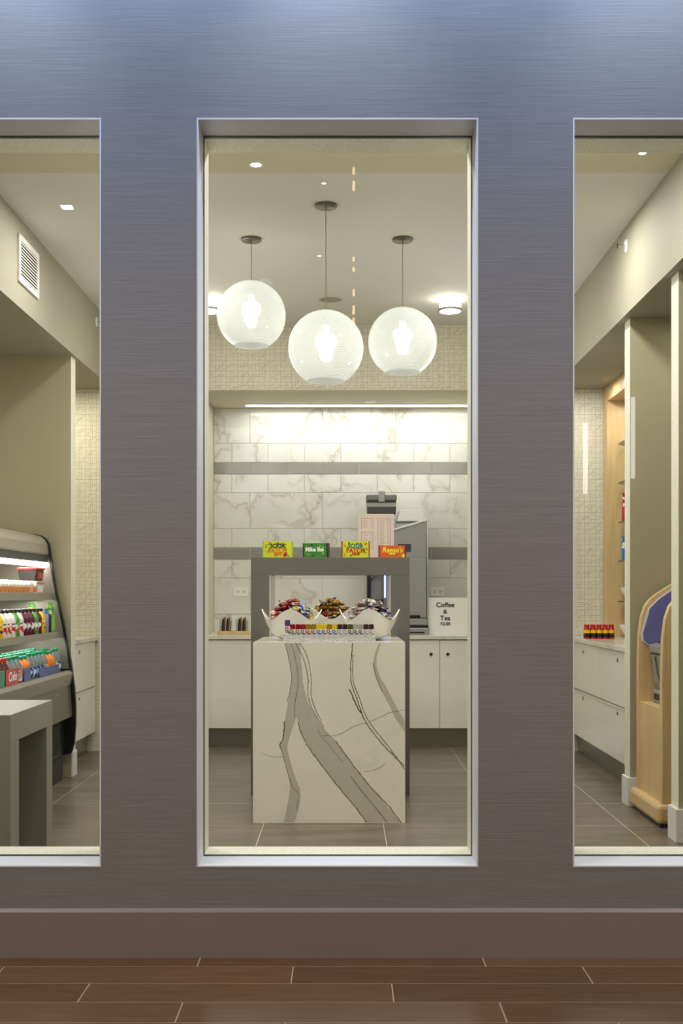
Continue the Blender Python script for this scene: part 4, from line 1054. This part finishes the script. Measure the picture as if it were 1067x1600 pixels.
MB().box(1.66, 2.15, 5.80, 6.17, .591, .66).build('base', SILV, am, bevel=.006)
MB().box(1.655, 1.66, 5.86, 6.12, .61, .64).build('slot', BLACK, am)
MB().prism([(1.68, .66), (1.665, .70), (1.655, .80), (1.648, .85), (2.15, .85), (2.15, .66)], 'y', 5.82, 6.16).build('body', SILV, am, bevel=.006)
MB().prism([(1.640, .86), (1.636, .90), (1.70, .915), (2.1, .93), (2.1, .86)], 'y', 5.82, 6.16).build('keypad_shelf', SILV, am, bevel=.004)
MB().prism([(1.648, .851), (1.648, .859), (2.1, .859), (2.1, .851)], 'y', 5.82, 6.16).build('gap', BLACK, am)
q = MB()
for i in range(3):
    for j in range(4): q.box(1.66+i*.02, 1.672+i*.02, 5.95+j*.03, 5.97+j*.03, .912, .925)
q.build('keys', DARK, am)
MB().tube([(1.66, 6.0, .69), (1.650, 6.03, .76), (1.645, 6.06, .84)], .004).build('contour_line', DARK, am)
WP = [(2.1, 1.32), (1.90, 1.255), (1.777, 1.2), (1.70, 1.145), (1.65, 1.095), (1.63, 1.02), (1.612, .96), (1.618, .925), (1.645, .902), (2.1, .902)]
MB().prism(WP, 'y', 6.172, 6.19).build('wing', WING, am)
cxw = [(1.8+(p[0]-1.8)*1.035, 1.08+(p[1]-1.08)*1.035) for p in WP]
MB().prism(cxw, 'y', 6.190, 6.197).build('wing_border', WHITEP, am)
MB().prism([(1.80, .93), (1.80, 1.10), (1.86, 1.23), (2.1, 1.27), (2.1, .93)], 'y', 5.82, 6.17).build('screen_housing', DARK, am, bevel=.005)

# ------------------------------------------------------------------ hall behind the camera, seen in the panes
def mirror_at(pxx, pyy, D): s = F/D; return ((pxx-540)/s, EYE-(pyy-928)/s)
D = 2*GY+3.5
for (x, ya_, yb_, lab) in ((990, 620, 747, 'nearer'), (915.5, 660, 771, 'farther')):
    X, Z1 = mirror_at(x, ya_, D); _, Z0 = mirror_at(x, yb_, D)
    s = thing('wall_sconce', (X, -3.5, Z0), 'tall white tube sconce on the hall wall, %s one' % lab, 'wall lamp', 'tube sconces reflected in the right window')
    MB().lathe([(.022, Z0), (.022, Z1)], (X, -3.53, 0), 16).build('tube', emi('sconce_glow', (1, 1, 1), 7), s)
    MB().box(X-.03, X+.03, -3.6, -3.56, Z0+.1, Z1-.1).build('bracket', DARK, s)
    MB().tube([(X, -3.56, (Z0+Z1)/2), (X, -3.54, (Z0+Z1)/2)], .01).build('arm', DARK, s)

D = 2*GY+.6
hx, _ = mirror_at(552.5, 500, D)
ha = thing('hanging_light', (hx, -.6, 3.12), 'thin hanging strip of small amber lights in the hall', 'lamp')
MB().tube([(hx+.014, -.6, 3.12), (hx+.014, -.6, 4.299)], .0015, 6).build('cable', DARK, ha)
for a, b in ((262, 272), (283, 298), (402, 408), (418, 424), (452, 462), (478, 491), (497, 507)):
    _, z1 = mirror_at(552, a, D); _, z0 = mirror_at(552, b, D)
    MB().box(hx-.009, hx+.009, -.606, -.594, z0, z1).build('amber_lamp', AMBER, ha)
